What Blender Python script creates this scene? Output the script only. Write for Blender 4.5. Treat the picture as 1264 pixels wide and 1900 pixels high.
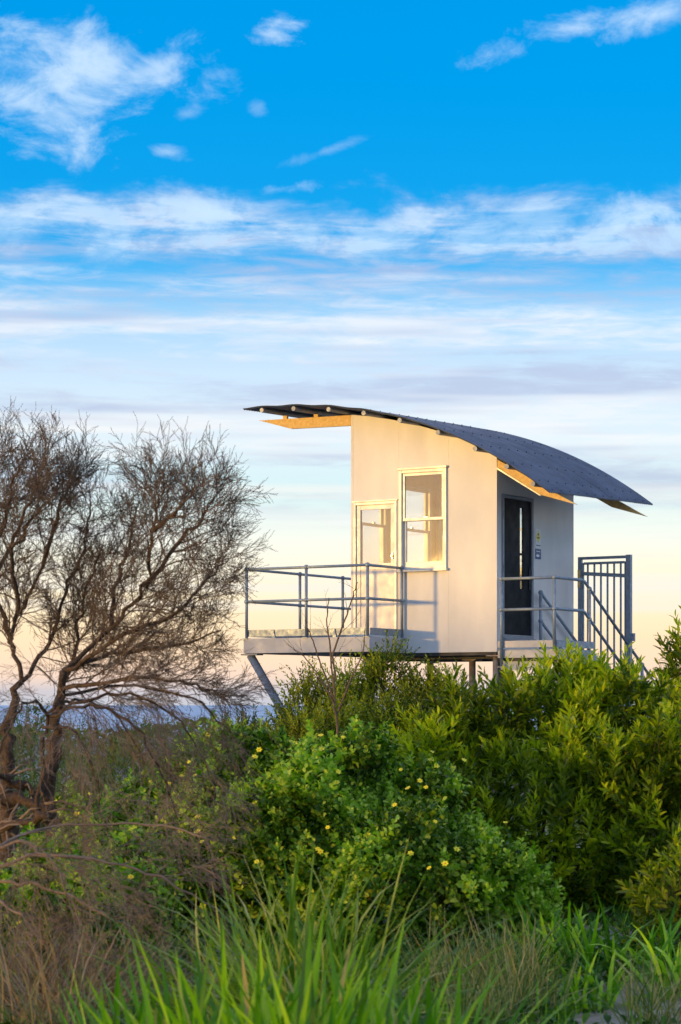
import bpy, bmesh, math, random
import numpy as np
from mathutils import Vector, Matrix

scene = bpy.context.scene
for o in list(bpy.data.objects):
    bpy.data.objects.remove(o)
COL = scene.collection
R = math.radians
random.seed(7)
RNG = np.random.default_rng(11)

# ------------------------------------------------------------------ camera
F_PX, CX, HY, EYE = 4200.0, 632.0, 1308.0, 1.5      # photograph: focal length in px, centre, horizon row, eye height
cam_d = bpy.data.cameras.new('camera')
cam = bpy.data.objects.new('camera', cam_d)
COL.objects.link(cam)
cam.location = (0, 0, EYE)
cam.rotation_euler = (R(90), 0, 0)
cam_d.sensor_fit = 'HORIZONTAL'
cam_d.sensor_width = 24.0
cam_d.lens = F_PX / 1264 * 24.0
cam_d.shift_y = (HY - 950) / 1264
cam_d.clip_start = 0.1
cam_d.clip_end = 60000
cam_d.dof.use_dof = True
cam_d.dof.focus_distance = 35.5
cam_d.dof.aperture_fstop = 8.0
scene.camera = cam

# ------------------------------------------------------------------ sky
SUN_EL = R(1.9)
SUN_AZ = math.atan2(-0.867, -0.487)                 # clockwise from +Y
sun_vec = Vector((math.sin(SUN_AZ) * math.cos(SUN_EL), math.cos(SUN_AZ) * math.cos(SUN_EL), math.sin(SUN_EL)))
world = bpy.data.worlds.new('World')
scene.world = world
world.use_nodes = True
world.cycles.sampling_method = 'MANUAL'
world.cycles.sample_map_resolution = 256
WT = world.node_tree
WT.nodes.clear()


def wn(t, **kw):
    n = WT.nodes.new(t)
    for k, v in kw.items():
        setattr(n, k, v)
    return n


def wl(a, b):
    WT.links.new(a, b)


def wmath(op, a, b=None, c=None, clamp=False):
    n = wn('ShaderNodeMath', operation=op, use_clamp=clamp)
    for i, v in enumerate((a, b, c)):
        if v is None:
            continue
        if isinstance(v, (int, float)):
            n.inputs[i].default_value = v
        else:
            wl(v, n.inputs[i])
    return n.outputs[0]


def wsmooth(x, lo, hi, a=0.0, b=1.0):
    n = wn('ShaderNodeMapRange', interpolation_type='SMOOTHSTEP')
    wl(x, n.inputs[0])
    n.inputs[1].default_value, n.inputs[2].default_value = lo, hi
    n.inputs[3].default_value, n.inputs[4].default_value = a, b
    return n.outputs[0]


def wcombine(x, y, z):
    n = wn('ShaderNodeCombineXYZ')
    for i, v in enumerate((x, y, z)):
        if isinstance(v, (int, float)):
            n.inputs[i].default_value = v
        else:
            wl(v, n.inputs[i])
    return n.outputs[0]


def wnoise(vec, scale, detail=5.0, rough=0.55, dist=0.0):
    n = wn('ShaderNodeTexNoise')
    wl(vec, n.inputs['Vector'])
    n.inputs['Scale'].default_value = scale
    n.inputs['Detail'].default_value = detail
    n.inputs['Roughness'].default_value = rough
    n.inputs['Distortion'].default_value = dist
    return n.outputs['Fac']


def wmix(fac, a, b):
    n = wn('ShaderNodeMix', data_type='RGBA')
    if isinstance(fac, (int, float)):
        n.inputs[0].default_value = fac
    else:
        wl(fac, n.inputs[0])
    for s, v in ((n.inputs[6], a), (n.inputs[7], b)):
        if isinstance(v, tuple):
            s.default_value = (*v, 1)
        else:
            wl(v, s)
    return n.outputs[2]


tc = wn('ShaderNodeTexCoord')
sep = wn('ShaderNodeSeparateXYZ')
wl(tc.outputs['Generated'], sep.inputs[0])
dx, dy, dz = sep.outputs
el = wmath('MULTIPLY', wmath('ARCSINE', dz), 180 / math.pi)          # degrees
az = wmath('MULTIPLY', wmath('ARCTAN2', dx, dy), 180 / math.pi)
ramp = wn('ShaderNodeValToRGB')
wl(wmath('DIVIDE', el, 90.0, clamp=True), ramp.inputs[0])
stops = [(0.0, (.60, .62, .70)), (.35, (.66, .62, .66)), (.8, (1.04, .76, .58)), (1.6, (1.10, .82, .54)), (2.9, (1.10, .93, .65)),
         (4.2, (.92, .94, .85)), (5.4, (.66, .84, .88)), (6.6, (.74, .84, .91)), (8.4, (.60, .74, .90)), (9.6, (.40, .64, .88)), (10.8, (.08, .43, .83)),
         (11.8, (.004, .34, .77)), (13.0, (.0, .31, .75)), (17.0, (.0, .285, .73)), (30.0, (.002, .23, .64)), (90.0, (.004, .15, .45))]
cr = ramp.color_ramp
cr.elements[0].position, cr.elements[0].color = 0, (*stops[0][1], 1)
cr.elements[1].position, cr.elements[1].color = 1, (*stops[-1][1], 1)
for d, c in stops[1:-1]:
    e = cr.elements.new(d / 90)
    e.color = (*c, 1)

# cloud bank: streaks in azimuth / elevation, broken up by finer noise
v_st = wcombine(wmath('MULTIPLY', az, 0.085), wmath('MULTIPLY', wmath('ADD', el, wmath('MULTIPLY', az, .03)), 1.0), 0.0)
v_fi = wcombine(wmath('MULTIPLY', az, 0.28), wmath('MULTIPLY', el, 1.5), 3.7)
n_st = wnoise(v_st, 1.0, 5, .58, .35)
n_fi = wnoise(v_fi, 1.8, 5, .62, .5)
edge = wnoise(wcombine(wmath('MULTIPLY', az, 0.25), wmath('MULTIPLY', el, .45), 9.1), 1.0, 6, .62, .3)
el_j = wmath('ADD', el, wmath('MULTIPLY', wmath('SUBTRACT', edge, .5), 3.0))
bank = wmath('MULTIPLY', wsmooth(el_j, 12.9, 12.0), wsmooth(el, 2.2, 6.2))
streak = wmath('ADD', wmath('MULTIPLY', n_st, .62), wmath('MULTIPLY', n_fi, .38))
pn = wnoise(wcombine(wmath('MULTIPLY', az, .55), wmath('MULTIPLY', el, .85), 2.2), 1.0, 6, .64, .35)
crest = wmath('MULTIPLY', wmath('MULTIPLY', wsmooth(el_j, 10.9, 11.6), wsmooth(el_j, 12.9, 12.0)), wsmooth(pn, .30, .58))
dens = wmath('ADD', wsmooth(streak, .40, .62), wmath('MULTIPLY', crest, .55), clamp=True)
bank_d = wmath('MULTIPLY', wmath('MULTIPLY', bank, dens), .75)
# thin level bars low over the sea
bars = wnoise(wcombine(wmath('MULTIPLY', az, .02), wmath('MULTIPLY', el, 1.25), 5.5), 1.0, 3, .5, .2)
bars_d = wmath('MULTIPLY', wmath('MULTIPLY', wsmooth(bars, .50, .66), wsmooth(el, 1.5, 3.0)), wmath('MULTIPLY', wsmooth(el, 8.5, 6.0), .75))
tone = wsmooth(wnoise(wcombine(wmath('MULTIPLY', az, .06), wmath('MULTIPLY', el, .95), 1.3), 1.0, 3), .40, .58)
bank_c = wmix(tone, (.47, .50, .69), (.93, .89, .90))
bank_c = wmix(crest, bank_c, (.66, .79, .93))

# separate puffs in the upper sky


def sky_dir(px, py):
    a = math.atan((px - CX) / F_PX)
    return math.degrees(a), math.degrees(math.atan((HY - py) / F_PX * math.cos(a)))


def puff(px, py, wx, wy, k=2.2, tilt=0.0, top=.85):
    a0, e0 = sky_dir(px, py)
    rx, ry = math.degrees(wx / F_PX), math.degrees(wy / F_PX)
    da = wmath('SUBTRACT', az, a0)
    de = wmath('SUBTRACT', wmath('SUBTRACT', el, e0), wmath('MULTIPLY', da, tilt))
    r2 = wmath('SQRT', wmath('ADD', wmath('POWER', wmath('DIVIDE', da, rx), 2.0), wmath('POWER', wmath('DIVIDE', de, ry), 2.0)))
    v = wmath('ADD', wmath('SUBTRACT', .75, r2), wmath('MULTIPLY', wmath('SUBTRACT', pn, .5), k * 2.0))
    return wsmooth(v, 0.0, 1.0, 0, top)


puffs = None
for args in [(105, 120, 260, 150, 1.2, -.1, .9), (50, 190, 240, 110, 1.3, -.35, .85), (300, 125, 190, 60, 1.4, .42, .75), (505, 62, 85, 46, 1.9, .1, .7),
             (1235, 26, 190, 56, 1.1, .25, .9), (1065, 50, 150, 34, 1.3, .12, .7), (910, 102, 130, 36, 1.1, .2, .7),
             (310, 282, 50, 20, 1.5, -.1, .5), (610, 278, 110, 16, 1.2, .32, .25), (345, 212, 40, 20, 1.8, .2, .25), (478, 200, 26, 20, 1.8, 0, .2), (400, 145, 60, 40, 2.2, 0, .3),
             (1200, 405, 150, 55, 1.4, 0.08, .8), (380, 395, 190, 52, 1.5, .0, .8), (520, 350, 90, 16, 1.8, .1, .35), (80, 405, 150, 36, 1.5, 0, .6)]:
    p = puff(*args)
    puffs = p if puffs is None else wmath('MAXIMUM', puffs, p)
# brighter unseen cloud added overhead as fill light, mapped in plan
zz = wmath('MAXIMUM', wmath('ADD', dz, .02), .05)
v_pl = wcombine(wmath('DIVIDE', dx, zz), wmath('DIVIDE', dy, zz), 0.5)
hi = wmath('MULTIPLY', wsmooth(wnoise(v_pl, .9, 7, .58, .3), .42, .60), wmath('MULTIPLY', wsmooth(el, 18.5, 27.0), .9))
col = wmix(bank_d, ramp.outputs[0], bank_c)
col = wmix(bars_d, col, (.93, .88, .84))
col = wmix(puffs, col, (.62, .77, .93))
col = wmix(hi, col, (1.38, 1.38, 1.55))
nish = wn('ShaderNodeTexSky', sky_type='NISHITA')
nish.sun_disc = False
nish.sun_elevation = SUN_EL
nish.sun_rotation = SUN_AZ
nish.altitude = 5
nish.air_density = 1.0
nish.dust_density = 2.0
nish.ozone_density = 3.0
bg = wn('ShaderNodeBackground')
wl(col, bg.inputs[0])
bg.inputs[1].default_value = 0.74
bg2 = wn('ShaderNodeBackground')
hsv = wn('ShaderNodeHueSaturation')
hsv.inputs['Saturation'].default_value = 1.35
wl(nish.outputs[0], hsv.inputs['Color'])
wl(hsv.outputs[0], bg2.inputs[0])
bg2.inputs[1].default_value = 0.10
add = wn('ShaderNodeAddShader')
out = wn('ShaderNodeOutputWorld')
wl(bg.outputs[0], add.inputs[0])
wl(bg2.outputs[0], add.inputs[1])
wl(add.outputs[0], out.inputs[0])

# ------------------------------------------------------------------ sun
sd = bpy.data.lights.new('sun', 'SUN')
sun = bpy.data.objects.new('sun', sd)
COL.objects.link(sun)
sd.energy = 2.75
sd.color = (1.0, .585, .15)
sd.angle = R(3.2)
sun.rotation_euler = sun_vec.to_track_quat('Z', 'Y').to_euler()

scene.view_settings.view_transform = 'Standard'
scene.view_settings.look = 'None'
scene.view_settings.exposure = 0.45
scene.view_settings.gamma = 1.0
scene.view_settings.use_curve_mapping = False
scene.render.engine = 'CYCLES'
scene.cycles.max_bounces = 5
scene.cycles.diffuse_bounces = 3
scene.cycles.glossy_bounces = 2
scene.cycles.transmission_bounces = 3
scene.cycles.adaptive_threshold = .03
scene.cycles.transparent_max_bounces = 10
scene.cycles.use_denoising = True


# ------------------------------------------------------------------ materials
def new_mat(name):
    m = bpy.data.materials.new(name)
    m.use_nodes = True
    nt = m.node_tree
    return m, nt, nt.nodes['Principled BSDF'], nt.nodes['Material Output']


def surf(name, base, rough=.5, metal=0.0, var=.08, scale=6.0, bump=.0, bump_scale=60.0, second=None, spec=.5, stretch=(1, 1, 1)):
    """painted / metal surface with uneven tone and fine relief"""
    m, nt, bs, _ = new_mat(name)
    tcn = nt.nodes.new('ShaderNodeTexCoord')
    mp = nt.nodes.new('ShaderNodeMapping')
    mp.inputs['Scale'].default_value = stretch
    nt.links.new(tcn.outputs['Object'], mp.inputs[0])
    nz = nt.nodes.new('ShaderNodeTexNoise')
    nz.inputs['Scale'].default_value = scale
    nz.inputs['Detail'].default_value = 8
    nz.inputs['Roughness'].default_value = .62
    nt.links.new(mp.outputs[0], nz.inputs['Vector'])
    rp = nt.nodes.new('ShaderNodeValToRGB')
    b2 = second or tuple(c * (1 - var * 2) for c in base)
    rp.color_ramp.elements[0].position, rp.color_ramp.elements[0].color = .36, (*b2, 1)
    rp.color_ramp.elements[1].position, rp.color_ramp.elements[1].color = .62, (*base, 1)
    nt.links.new(nz.outputs['Fac'], rp.inputs[0])
    nt.links.new(rp.outputs[0], bs.inputs['Base Color'])
    rr = nt.nodes.new('ShaderNodeMapRange')
    nt.links.new(nz.outputs['Fac'], rr.inputs[0])
    rr.inputs[1].default_value, rr.inputs[2].default_value = .3, .7
    rr.inputs[3].default_value, rr.inputs[4].default_value = min(1, rough + .1), max(.03, rough - .08)
    nt.links.new(rr.outputs[0], bs.inputs['Roughness'])
    bs.inputs['Metallic'].default_value = metal
    bs.inputs['Specular IOR Level'].default_value = spec
    if bump:
        n2 = nt.nodes.new('ShaderNodeTexNoise')
        n2.inputs['Scale'].default_value = bump_scale
        n2.inputs['Detail'].default_value = 4
        nt.links.new(tcn.outputs['Object'], n2.inputs['Vector'])
        bp = nt.nodes.new('ShaderNodeBump')
        bp.inputs['Strength'].default_value = bump
        bp.inputs['Distance'].default_value = .02
        nt.links.new(n2.outputs['Fac'], bp.inputs['Height'])
        nt.links.new(bp.outputs[0], bs.inputs['Normal'])
    return m


def leaf_mat(name, cols, rough=.42, trans=.35, tcol=None, spec=.2):
    """leaf: colour differs from leaf to leaf, some light passes through"""
    m, nt, bs, outn = new_mat(name)
    g = nt.nodes.new('ShaderNodeNewGeometry')
    oi = nt.nodes.new('ShaderNodeObjectInfo')
    ad = nt.nodes.new('ShaderNodeMath')
    ad.operation = 'ADD'
    nt.links.new(g.outputs['Random Per Island'], ad.inputs[0])
    nt.links.new(oi.outputs['Random'], ad.inputs[1])
    fr = nt.nodes.new('ShaderNodeMath')
    fr.operation = 'FRACT'
    nt.links.new(ad.outputs[0], fr.inputs[0])
    rp = nt.nodes.new('ShaderNodeValToRGB')
    el_ = rp.color_ramp.elements
    el_[0].position, el_[0].color = 0, (*cols[0], 1)
    el_[1].position, el_[1].color = 1, (*cols[-1], 1)
    for i in range(1, len(cols) - 1):
        el_.new(i / (len(cols) - 1)).color = (*cols[i], 1)
    nt.links.new(fr.outputs[0], rp.inputs[0])
    nt.links.new(rp.outputs[0], bs.inputs['Base Color'])
    bs.inputs['Roughness'].default_value = rough
    bs.inputs['Specular IOR Level'].default_value = spec
    tr = nt.nodes.new('ShaderNodeBsdfTranslucent')
    hs = nt.nodes.new('ShaderNodeMix')
    hs.data_type = 'RGBA'
    hs.blend_type = 'MULTIPLY'
    hs.inputs[0].default_value = 1
    nt.links.new(rp.outputs[0], hs.inputs[6])
    hs.inputs[7].default_value = (*(tcol or (1.5, 1.5, .7)), 1)
    nt.links.new(hs.outputs[2], tr.inputs[0])
    mx = nt.nodes.new('ShaderNodeMixShader')
    mx.inputs[0].default_value = trans
    nt.links.new(bs.outputs[0], mx.inputs[1])
    nt.links.new(tr.outputs[0], mx.inputs[2])
    nt.links.new(mx.outputs[0], outn.inputs[0])
    return m


def glass_mat(name, tint=(.93, .95, .95), refl=.9, rough=.015):
    m, nt, bs, outn = new_mat(name)
    nt.nodes.remove(bs)
    tp = nt.nodes.new('ShaderNodeBsdfTransparent')
    tp.inputs[0].default_value = (*tint, 1)
    gl = nt.nodes.new('ShaderNodeBsdfGlossy')
    gl.inputs['Color'].default_value = (refl, refl, refl, 1)
    gl.inputs['Roughness'].default_value = rough
    lw = nt.nodes.new('ShaderNodeLayerWeight')
    pw = nt.nodes.new('ShaderNodeMath')
    pw.operation = 'POWER'
    nt.links.new(lw.outputs['Facing'], pw.inputs[0])
    pw.inputs[1].default_value = 5
    fr = nt.nodes.new('ShaderNodeMath')
    fr.operation = 'MULTIPLY_ADD'
    nt.links.new(pw.outputs[0], fr.inputs[0])
    fr.inputs[1].default_value, fr.inputs[2].default_value = .8, .11
    nz = nt.nodes.new('ShaderNodeTexNoise')
    nz.inputs['Scale'].default_value = 1.1
    bp = nt.nodes.new('ShaderNodeBump')
    bp.inputs['Strength'].default_value = .03
    bp.inputs['Distance'].default_value = .03
    nt.links.new(nz.outputs['Fac'], bp.inputs['Height'])
    nt.links.new(bp.outputs[0], gl.inputs['Normal'])
    mx = nt.nodes.new('ShaderNodeMixShader')
    nt.links.new(fr.outputs[0], mx.inputs[0])
    nt.links.new(tp.outputs[0], mx.inputs[1])
    nt.links.new(gl.outputs[0], mx.inputs[2])
    nt.links.new(mx.outputs[0], outn.inputs[0])
    return m


M = {}
M['wall'] = surf('white_wall_paint', (.67, .66, .645), .55, var=.05, scale=1.4, bump=.05, bump_scale=35, stretch=(1, 1, .35))
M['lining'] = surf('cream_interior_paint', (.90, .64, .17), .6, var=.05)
M['trim'] = surf('white_window_frame', (.74, .72, .66), .35, var=.04)
M['door'] = surf('door_leaf_white', (.66, .64, .61), .4, var=.04)
M['alu'] = surf('grey_aluminium', (.24, .26, .29), .5, .15, var=.08, scale=9)
M['galv'] = surf('grey_painted_tube', (.24, .30, .37), .42, .25, var=.12, scale=14, bump=.08)
M['fascia'] = surf('grey_fascia_steel', (.40, .42, .47), .5, .1, var=.06, scale=2.5, bump=.04)
M['dark_steel'] = surf('dark_steel', (.035, .035, .04), .6, .2, var=.2)
M['post_steel'] = surf('weathered_post', (.38, .33, .27), .6, .1, var=.25, scale=10, second=(.22, .16, .11))
M['roof'] = surf('grey_corrugated_steel', (.085, .11, .165), .5, .15, var=.12, scale=2.4, bump=.03)
M['screw'] = surf('dark_screw', (.02, .02, .025), .5, .4)
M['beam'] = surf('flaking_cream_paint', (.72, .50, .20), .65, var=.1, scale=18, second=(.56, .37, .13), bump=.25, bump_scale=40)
M['black'] = surf('dark_door_leaf', (.004, .006, .010), .5, var=.1, spec=.12)
M['handle'] = surf('handle_metal', (.55, .50, .45), .3, .8)
M['yellow'] = surf('yellow_nosing', (.75, .45, .03), .55, var=.1)
M['concrete'] = surf('tread_steel', (.33, .34, .35), .6, .1, var=.12)
M['glass'] = glass_mat('window_glass')
M['tint'] = glass_mat('dark_tinted_glass', (.05, .06, .075), .5)
M['sign_white'] = surf('sign_white', (.72, .74, .76), .4, var=.03)
M['sign_blue'] = surf('sign_blue', (.02, .07, .22), .4, var=.05)
M['sign_yellow'] = surf('sign_yellow', (.80, .66, .02), .4, var=.05)
M['sign_ink'] = surf('sign_ink', (.03, .05, .09), .5)
M['bark'] = surf('grey_brown_bark', (.10, .066, .044), .85, var=.3, scale=30, second=(.04, .028, .02), bump=.6, bump_scale=60, spec=.2)
M['twig'] = surf('brown_twig', (.16, .115, .08), .85, var=.25, scale=8, second=(.08, .06, .045), spec=.15)
M['dead'] = surf('dry_grey_brown_twig', (.24, .18, .135), .85, var=.25, scale=5, second=(.13, .10, .08), spec=.15)
M['stem'] = surf('shrub_stem', (.10, .075, .04), .8, var=.2, spec=.2)
M['flower'] = surf('yellow_petal', (.90, .80, .01), .5, var=.08)
M['flower_eye'] = surf('amber_flower_eye', (.75, .48, .01), .6)
M['wattle'] = leaf_mat('wattle_leaf', [(.036, .070, .004), (.068, .118, .005), (.125, .185, .007), (.27, .31, .012)], .38, .42)
M['bitou'] = leaf_mat('boneseed_leaf', [(.026, .080, .005), (.055, .135, .007), (.11, .21, .010), (.30, .40, .05)], .4, .3, (1.3, 1.5, .8))
M['small'] = leaf_mat('small_shrub_leaf', [(.035, .065, .005), (.065, .105, .008), (.11, .15, .012), (.20, .22, .02)], .45, .35)
M['strap'] = leaf_mat('strap_leaf', [(.04, .13, .004), (.085, .24, .005), (.17, .36, .008), (.36, .52, .03)], .36, .40)
M['tussock'] = leaf_mat('tussock_leaf', [(.05, .13, .008), (.10, .21, .014), (.19, .30, .03), (.42, .40, .12)], .42, .35)
M['dry'] = leaf_mat('dry_grass', [(.06, .14, .02), (.12, .20, .04), (.28, .27, .08), (.48, .38, .15)], .55, .3, (1.2, 1.2, .9))
M['lush'] = leaf_mat('lush_grass', [(.025, .11, .004), (.06, .21, .006), (.15, .37, .010), (.38, .58, .03)], .4, .36)
M['cover'] = leaf_mat('low_green_cover', [(.014, .045, .004), (.028, .08, .006), (.055, .13, .009), (.11, .20, .016)], .5, .3)
M['far'] = leaf_mat('far_scrub', [(.08, .13, .03), (.12, .17, .04), (.19, .22, .05)], .5, .3)
M['wattle_lit'] = leaf_mat('wattle_lit_leaf', [(.18, .28, .006), (.32, .41, .010), (.50, .54, .018)], .36, .45)  # lit leaf copies: sunlit brightness painted into the leaf colour
M['bitou_lit'] = leaf_mat('boneseed_lit_leaf', [(.13, .29, .010), (.25, .43, .02), (.50, .62, .10)], .38, .36, (1.3, 1.5, .8))
M['small_lit'] = leaf_mat('small_shrub_lit_leaf', [(.16, .23, .012), (.25, .30, .018), (.38, .38, .03)], .42, .42)
M['deadgrass'] = leaf_mat('dead_grass', [(.12, .09, .055), (.24, .175, .10), (.40, .30, .18), (.10, .17, .03)], .6, .3, (1.2, 1.1, .9))
M['purple'] = surf('purple_petal', (.16, .01, .22), .5)

# ------------------------------------------------------------------ mesh helpers
FACES6 = [(0, 3, 2, 1), (4, 5, 6, 7), (0, 1, 5, 4), (1, 2, 6, 5), (2, 3, 7, 6), (3, 0, 4, 7)]


class MB:
    def __init__(self, mp=None):
        self.v, self.f, self.mp = [], [], mp

    def add(self, vs, fs):
        o = len(self.v)
        if self.mp:
            vs = [self.mp(*p) for p in vs]
        self.v += [tuple(p) for p in vs]
        self.f += [tuple(i + o for i in f) for f in fs]
        return self

    def box(self, x0, x1, y0, y1, z0, z1):
        return self.add([(x0, y0, z0), (x1, y0, z0), (x1, y1, z0), (x0, y1, z0), (x0, y0, z1), (x1, y0, z1), (x1, y1, z1), (x0, y1, z1)], FACES6)

    def prism(self, poly, d0, d1):
        """poly of (a, z) extruded from depth d0 to d1 (a, d, z)"""
        n = len(poly)
        vs = [(a, d0, z) for a, z in poly] + [(a, d1, z) for a, z in poly]
        fs = [tuple(range(n)), tuple(range(2 * n - 1, n - 1, -1))] + [(i, (i + 1) % n, n + (i + 1) % n, n + i) for i in range(n)]
        return self.add(vs, fs)

    def tube(self, pts, rad, n=10, cap=True):
        pts = [Vector(p) for p in pts]
        if not hasattr(rad, '__len__'):
            rad = [rad] * len(pts)
        vs, fs = [], []
        prev = None
        for i, p in enumerate(pts):
            t = (pts[min(i + 1, len(pts) - 1)] - pts[max(i - 1, 0)]).normalized()
            if prev is None:
                a = t.cross(Vector((0, 0, 1)) if abs(t.z) < .9 else Vector((1, 0, 0))).normalized()
            else:
                a = (prev - t * prev.dot(t)).normalized()
            prev = a
            b = t.cross(a)
            for k in range(n):
                w = 2 * math.pi * k / n
                vs.append(p + (a * math.cos(w) + b * math.sin(w)) * rad[i])
        for i in range(len(pts) - 1):
            for k in range(n):
                fs.append((i * n + k, i * n + (k + 1) % n, (i + 1) * n + (k + 1) % n, (i + 1) * n + k))
        if cap:
            fs.append(tuple(range(n - 1, -1, -1)))
            fs.append(tuple((len(pts) - 1) * n + k for k in range(n)))
        return self.add(vs, fs)

    def ball(self, c, r, seg=10, rings=6):
        vs = [(c[0], c[1], c[2] + r)]
        for i in range(1, rings):
            ph = math.pi * i / rings
            for k in range(seg):
                w = 2 * math.pi * k / seg
                vs.append((c[0] + r * math.sin(ph) * math.cos(w), c[1] + r * math.sin(ph) * math.sin(w), c[2] + r * math.cos(ph)))
        vs.append((c[0], c[1], c[2] - r))
        fs = [(0, 1 + k, 1 + (k + 1) % seg) for k in range(seg)]
        for i in range(rings - 2):
            for k in range(seg):
                a = 1 + i * seg
                fs.append((a + k, a + seg + k, a + seg + (k + 1) % seg, a + (k + 1) % seg))
        last = len(vs) - 1
        a = 1 + (rings - 2) * seg
        fs += [(last, a + (k + 1) % seg, a + k) for k in range(seg)]
        return self.add(vs, fs)

    def build(self, name, mat, parent=None, smooth=False, bevel=0.0, fix=True):
        me = bpy.data.meshes.new(name)
        me.from_pydata(self.v, [], self.f)
        if fix:
            bm = bmesh.new()
            bm.from_mesh(me)
            bmesh.ops.recalc_face_normals(bm, faces=bm.faces)
            bm.to_mesh(me)
            bm.free()
        me.materials.append(mat)
        if smooth:
            me.shade_smooth()
        o = bpy.data.objects.new(name, me)
        COL.objects.link(o)
        if parent is not None:
            o.parent = parent
        if bevel:
            b = o.modifiers.new('bevel', 'BEVEL')
            b.width = bevel
            b.segments = 2
            b.limit_method = 'ANGLE'
        return o


def tag(o, label=None, cat=None, group=None, kind=None):
    if label:
        o['label'] = label
    if cat:
        o['category'] = cat
    if group:
        o['group'] = group
    if kind:
        o['kind'] = kind
    return o


def empty(name, loc=(0, 0, 0), rz=0.0, parent=None):
    o = bpy.data.objects.new(name, None)
    COL.objects.link(o)
    o.location = loc
    o.rotation_euler = (0, 0, rz)
    o.empty_display_size = .2
    if parent is not None:
        o.parent = parent
    return o


def np_mesh(name, verts, faces_list, mat, parent=None, smooth=True):
    """verts (N,3); faces_list: arrays (n,3) / (n,4)"""
    me = bpy.data.meshes.new(name)
    verts = np.asarray(verts, np.float32)
    me.vertices.add(len(verts))
    me.vertices.foreach_set('co', verts.ravel())
    tot = np.concatenate([np.full(len(f), f.shape[1], np.int32) for f in faces_list])
    loops = np.concatenate([f.ravel() for f in faces_list]).astype(np.int32)
    start = np.concatenate([[0], np.cumsum(tot)[:-1]]).astype(np.int32)
    me.loops.add(len(loops))
    me.loops.foreach_set('vertex_index', loops)
    me.polygons.add(len(tot))
    me.polygons.foreach_set('loop_start', start)
    me.polygons.foreach_set('loop_total', tot)
    if smooth:
        me.polygons.foreach_set('use_smooth', np.ones(len(tot), bool))
    me.update(calc_edges=True)
    me.materials.append(mat)
    o = bpy.data.objects.new(name, me)
    COL.objects.link(o)
    if parent is not None:
        o.parent = parent
    return o


def at(px, py, Y):
    """a point of the photograph at distance Y, in metres"""
    return Vector(((px - CX) / F_PX * Y, Y, EYE + (HY - py) / F_PX * Y))


# ------------------------------------------------------------------ ground and sea
def ground_z(x, y):
    x = np.asarray(x, float)
    y = np.asarray(y, float)
    z = .05 * np.sin(x * 1.3 + y * .4) + .06 * np.sin(y * .9 - x * .5) + .03 * np.sin(x * 3.1 + 1) * np.sin(y * 2.3)
    # unseen mound added towards the low sun, to shade the lower hut wall
    sx, sy = x - 1.0, y - 36.5
    along, across = -.872 * sx - .490 * sy, .490 * sx - .872 * sy
    z = z + 3.85 * np.exp(-((along - 42) / 8) ** 2) * np.exp(-(across / 10) ** 4)
    z = z + .95 * np.exp(-((y - 43.5) / 4.5) ** 2)
    fall = np.clip((y - 46) / 36, 0, 1)
    z = z * (1 - fall) - 7.2 * fall * fall * (3 - 2 * fall)
    return z - .02


def sheet(name, xs, ys, zf, mat):
    X, Y = np.meshgrid(xs, ys)
    Z = zf(X, Y)
    nx, ny = len(xs), len(ys)
    i = np.arange(nx * ny).reshape(ny, nx)
    f = np.stack([i[:-1, :-1], i[:-1, 1:], i[1:, 1:], i[1:, :-1]], -1).reshape(-1, 4)
    return np_mesh(name, np.stack([X, Y, Z], -1).reshape(-1, 3), [f], mat)


m, nt, bs, _ = new_mat('dune_sand')
tcn = nt.nodes.new('ShaderNodeTexCoord')
n1 = nt.nodes.new('ShaderNodeTexNoise')
n1.inputs['Scale'].default_value = 1.3
n1.inputs['Detail'].default_value = 9
n1.inputs['Roughness'].default_value = .65
n2 = nt.nodes.new('ShaderNodeTexNoise')
n2.inputs['Scale'].default_value = 45
n2.inputs['Detail'].default_value = 6
rp = nt.nodes.new('ShaderNodeValToRGB')
for e, (p, c) in zip(rp.color_ramp.elements, [(.38, (.24, .19, .13)), (.62, (.52, .46, .38))]):
    e.position, e.color = p, (*c, 1)
mxr = nt.nodes.new('ShaderNodeMix')
mxr.data_type = 'RGBA'
mxr.blend_type = 'MULTIPLY'
mxr.inputs[0].default_value = .6
bp = nt.nodes.new('ShaderNodeBump')
bp.inputs['Strength'].default_value = .6
bp.inputs['Distance'].default_value = .02
for n in (n1, n2):
    nt.links.new(tcn.outputs['Object'], n.inputs['Vector'])
nt.links.new(n1.outputs['Fac'], rp.inputs[0])
nt.links.new(rp.outputs[0], mxr.inputs[6])
nt.links.new(n2.outputs['Color'], mxr.inputs[7])
nt.links.new(mxr.outputs[2], bs.inputs['Base Color'])
nt.links.new(n2.outputs['Fac'], bp.inputs['Height'])
nt.links.new(bp.outputs[0], bs.inputs['Normal'])
bs.inputs['Roughness'].default_value = .95
M['sand'] = m

g = sheet('ground', np.concatenate([np.linspace(-260, -64, 14), np.linspace(-60, -20.5, 60), np.linspace(-20, 20, 121), np.linspace(22, 260, 22)]),
          np.concatenate([np.linspace(-60, -2, 12), np.linspace(0, 60, 181), np.linspace(62, 130, 24)]), ground_z, M['sand'])
tag(g, 'pale sandy dune ground under the shrubs', kind='structure')

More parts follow.
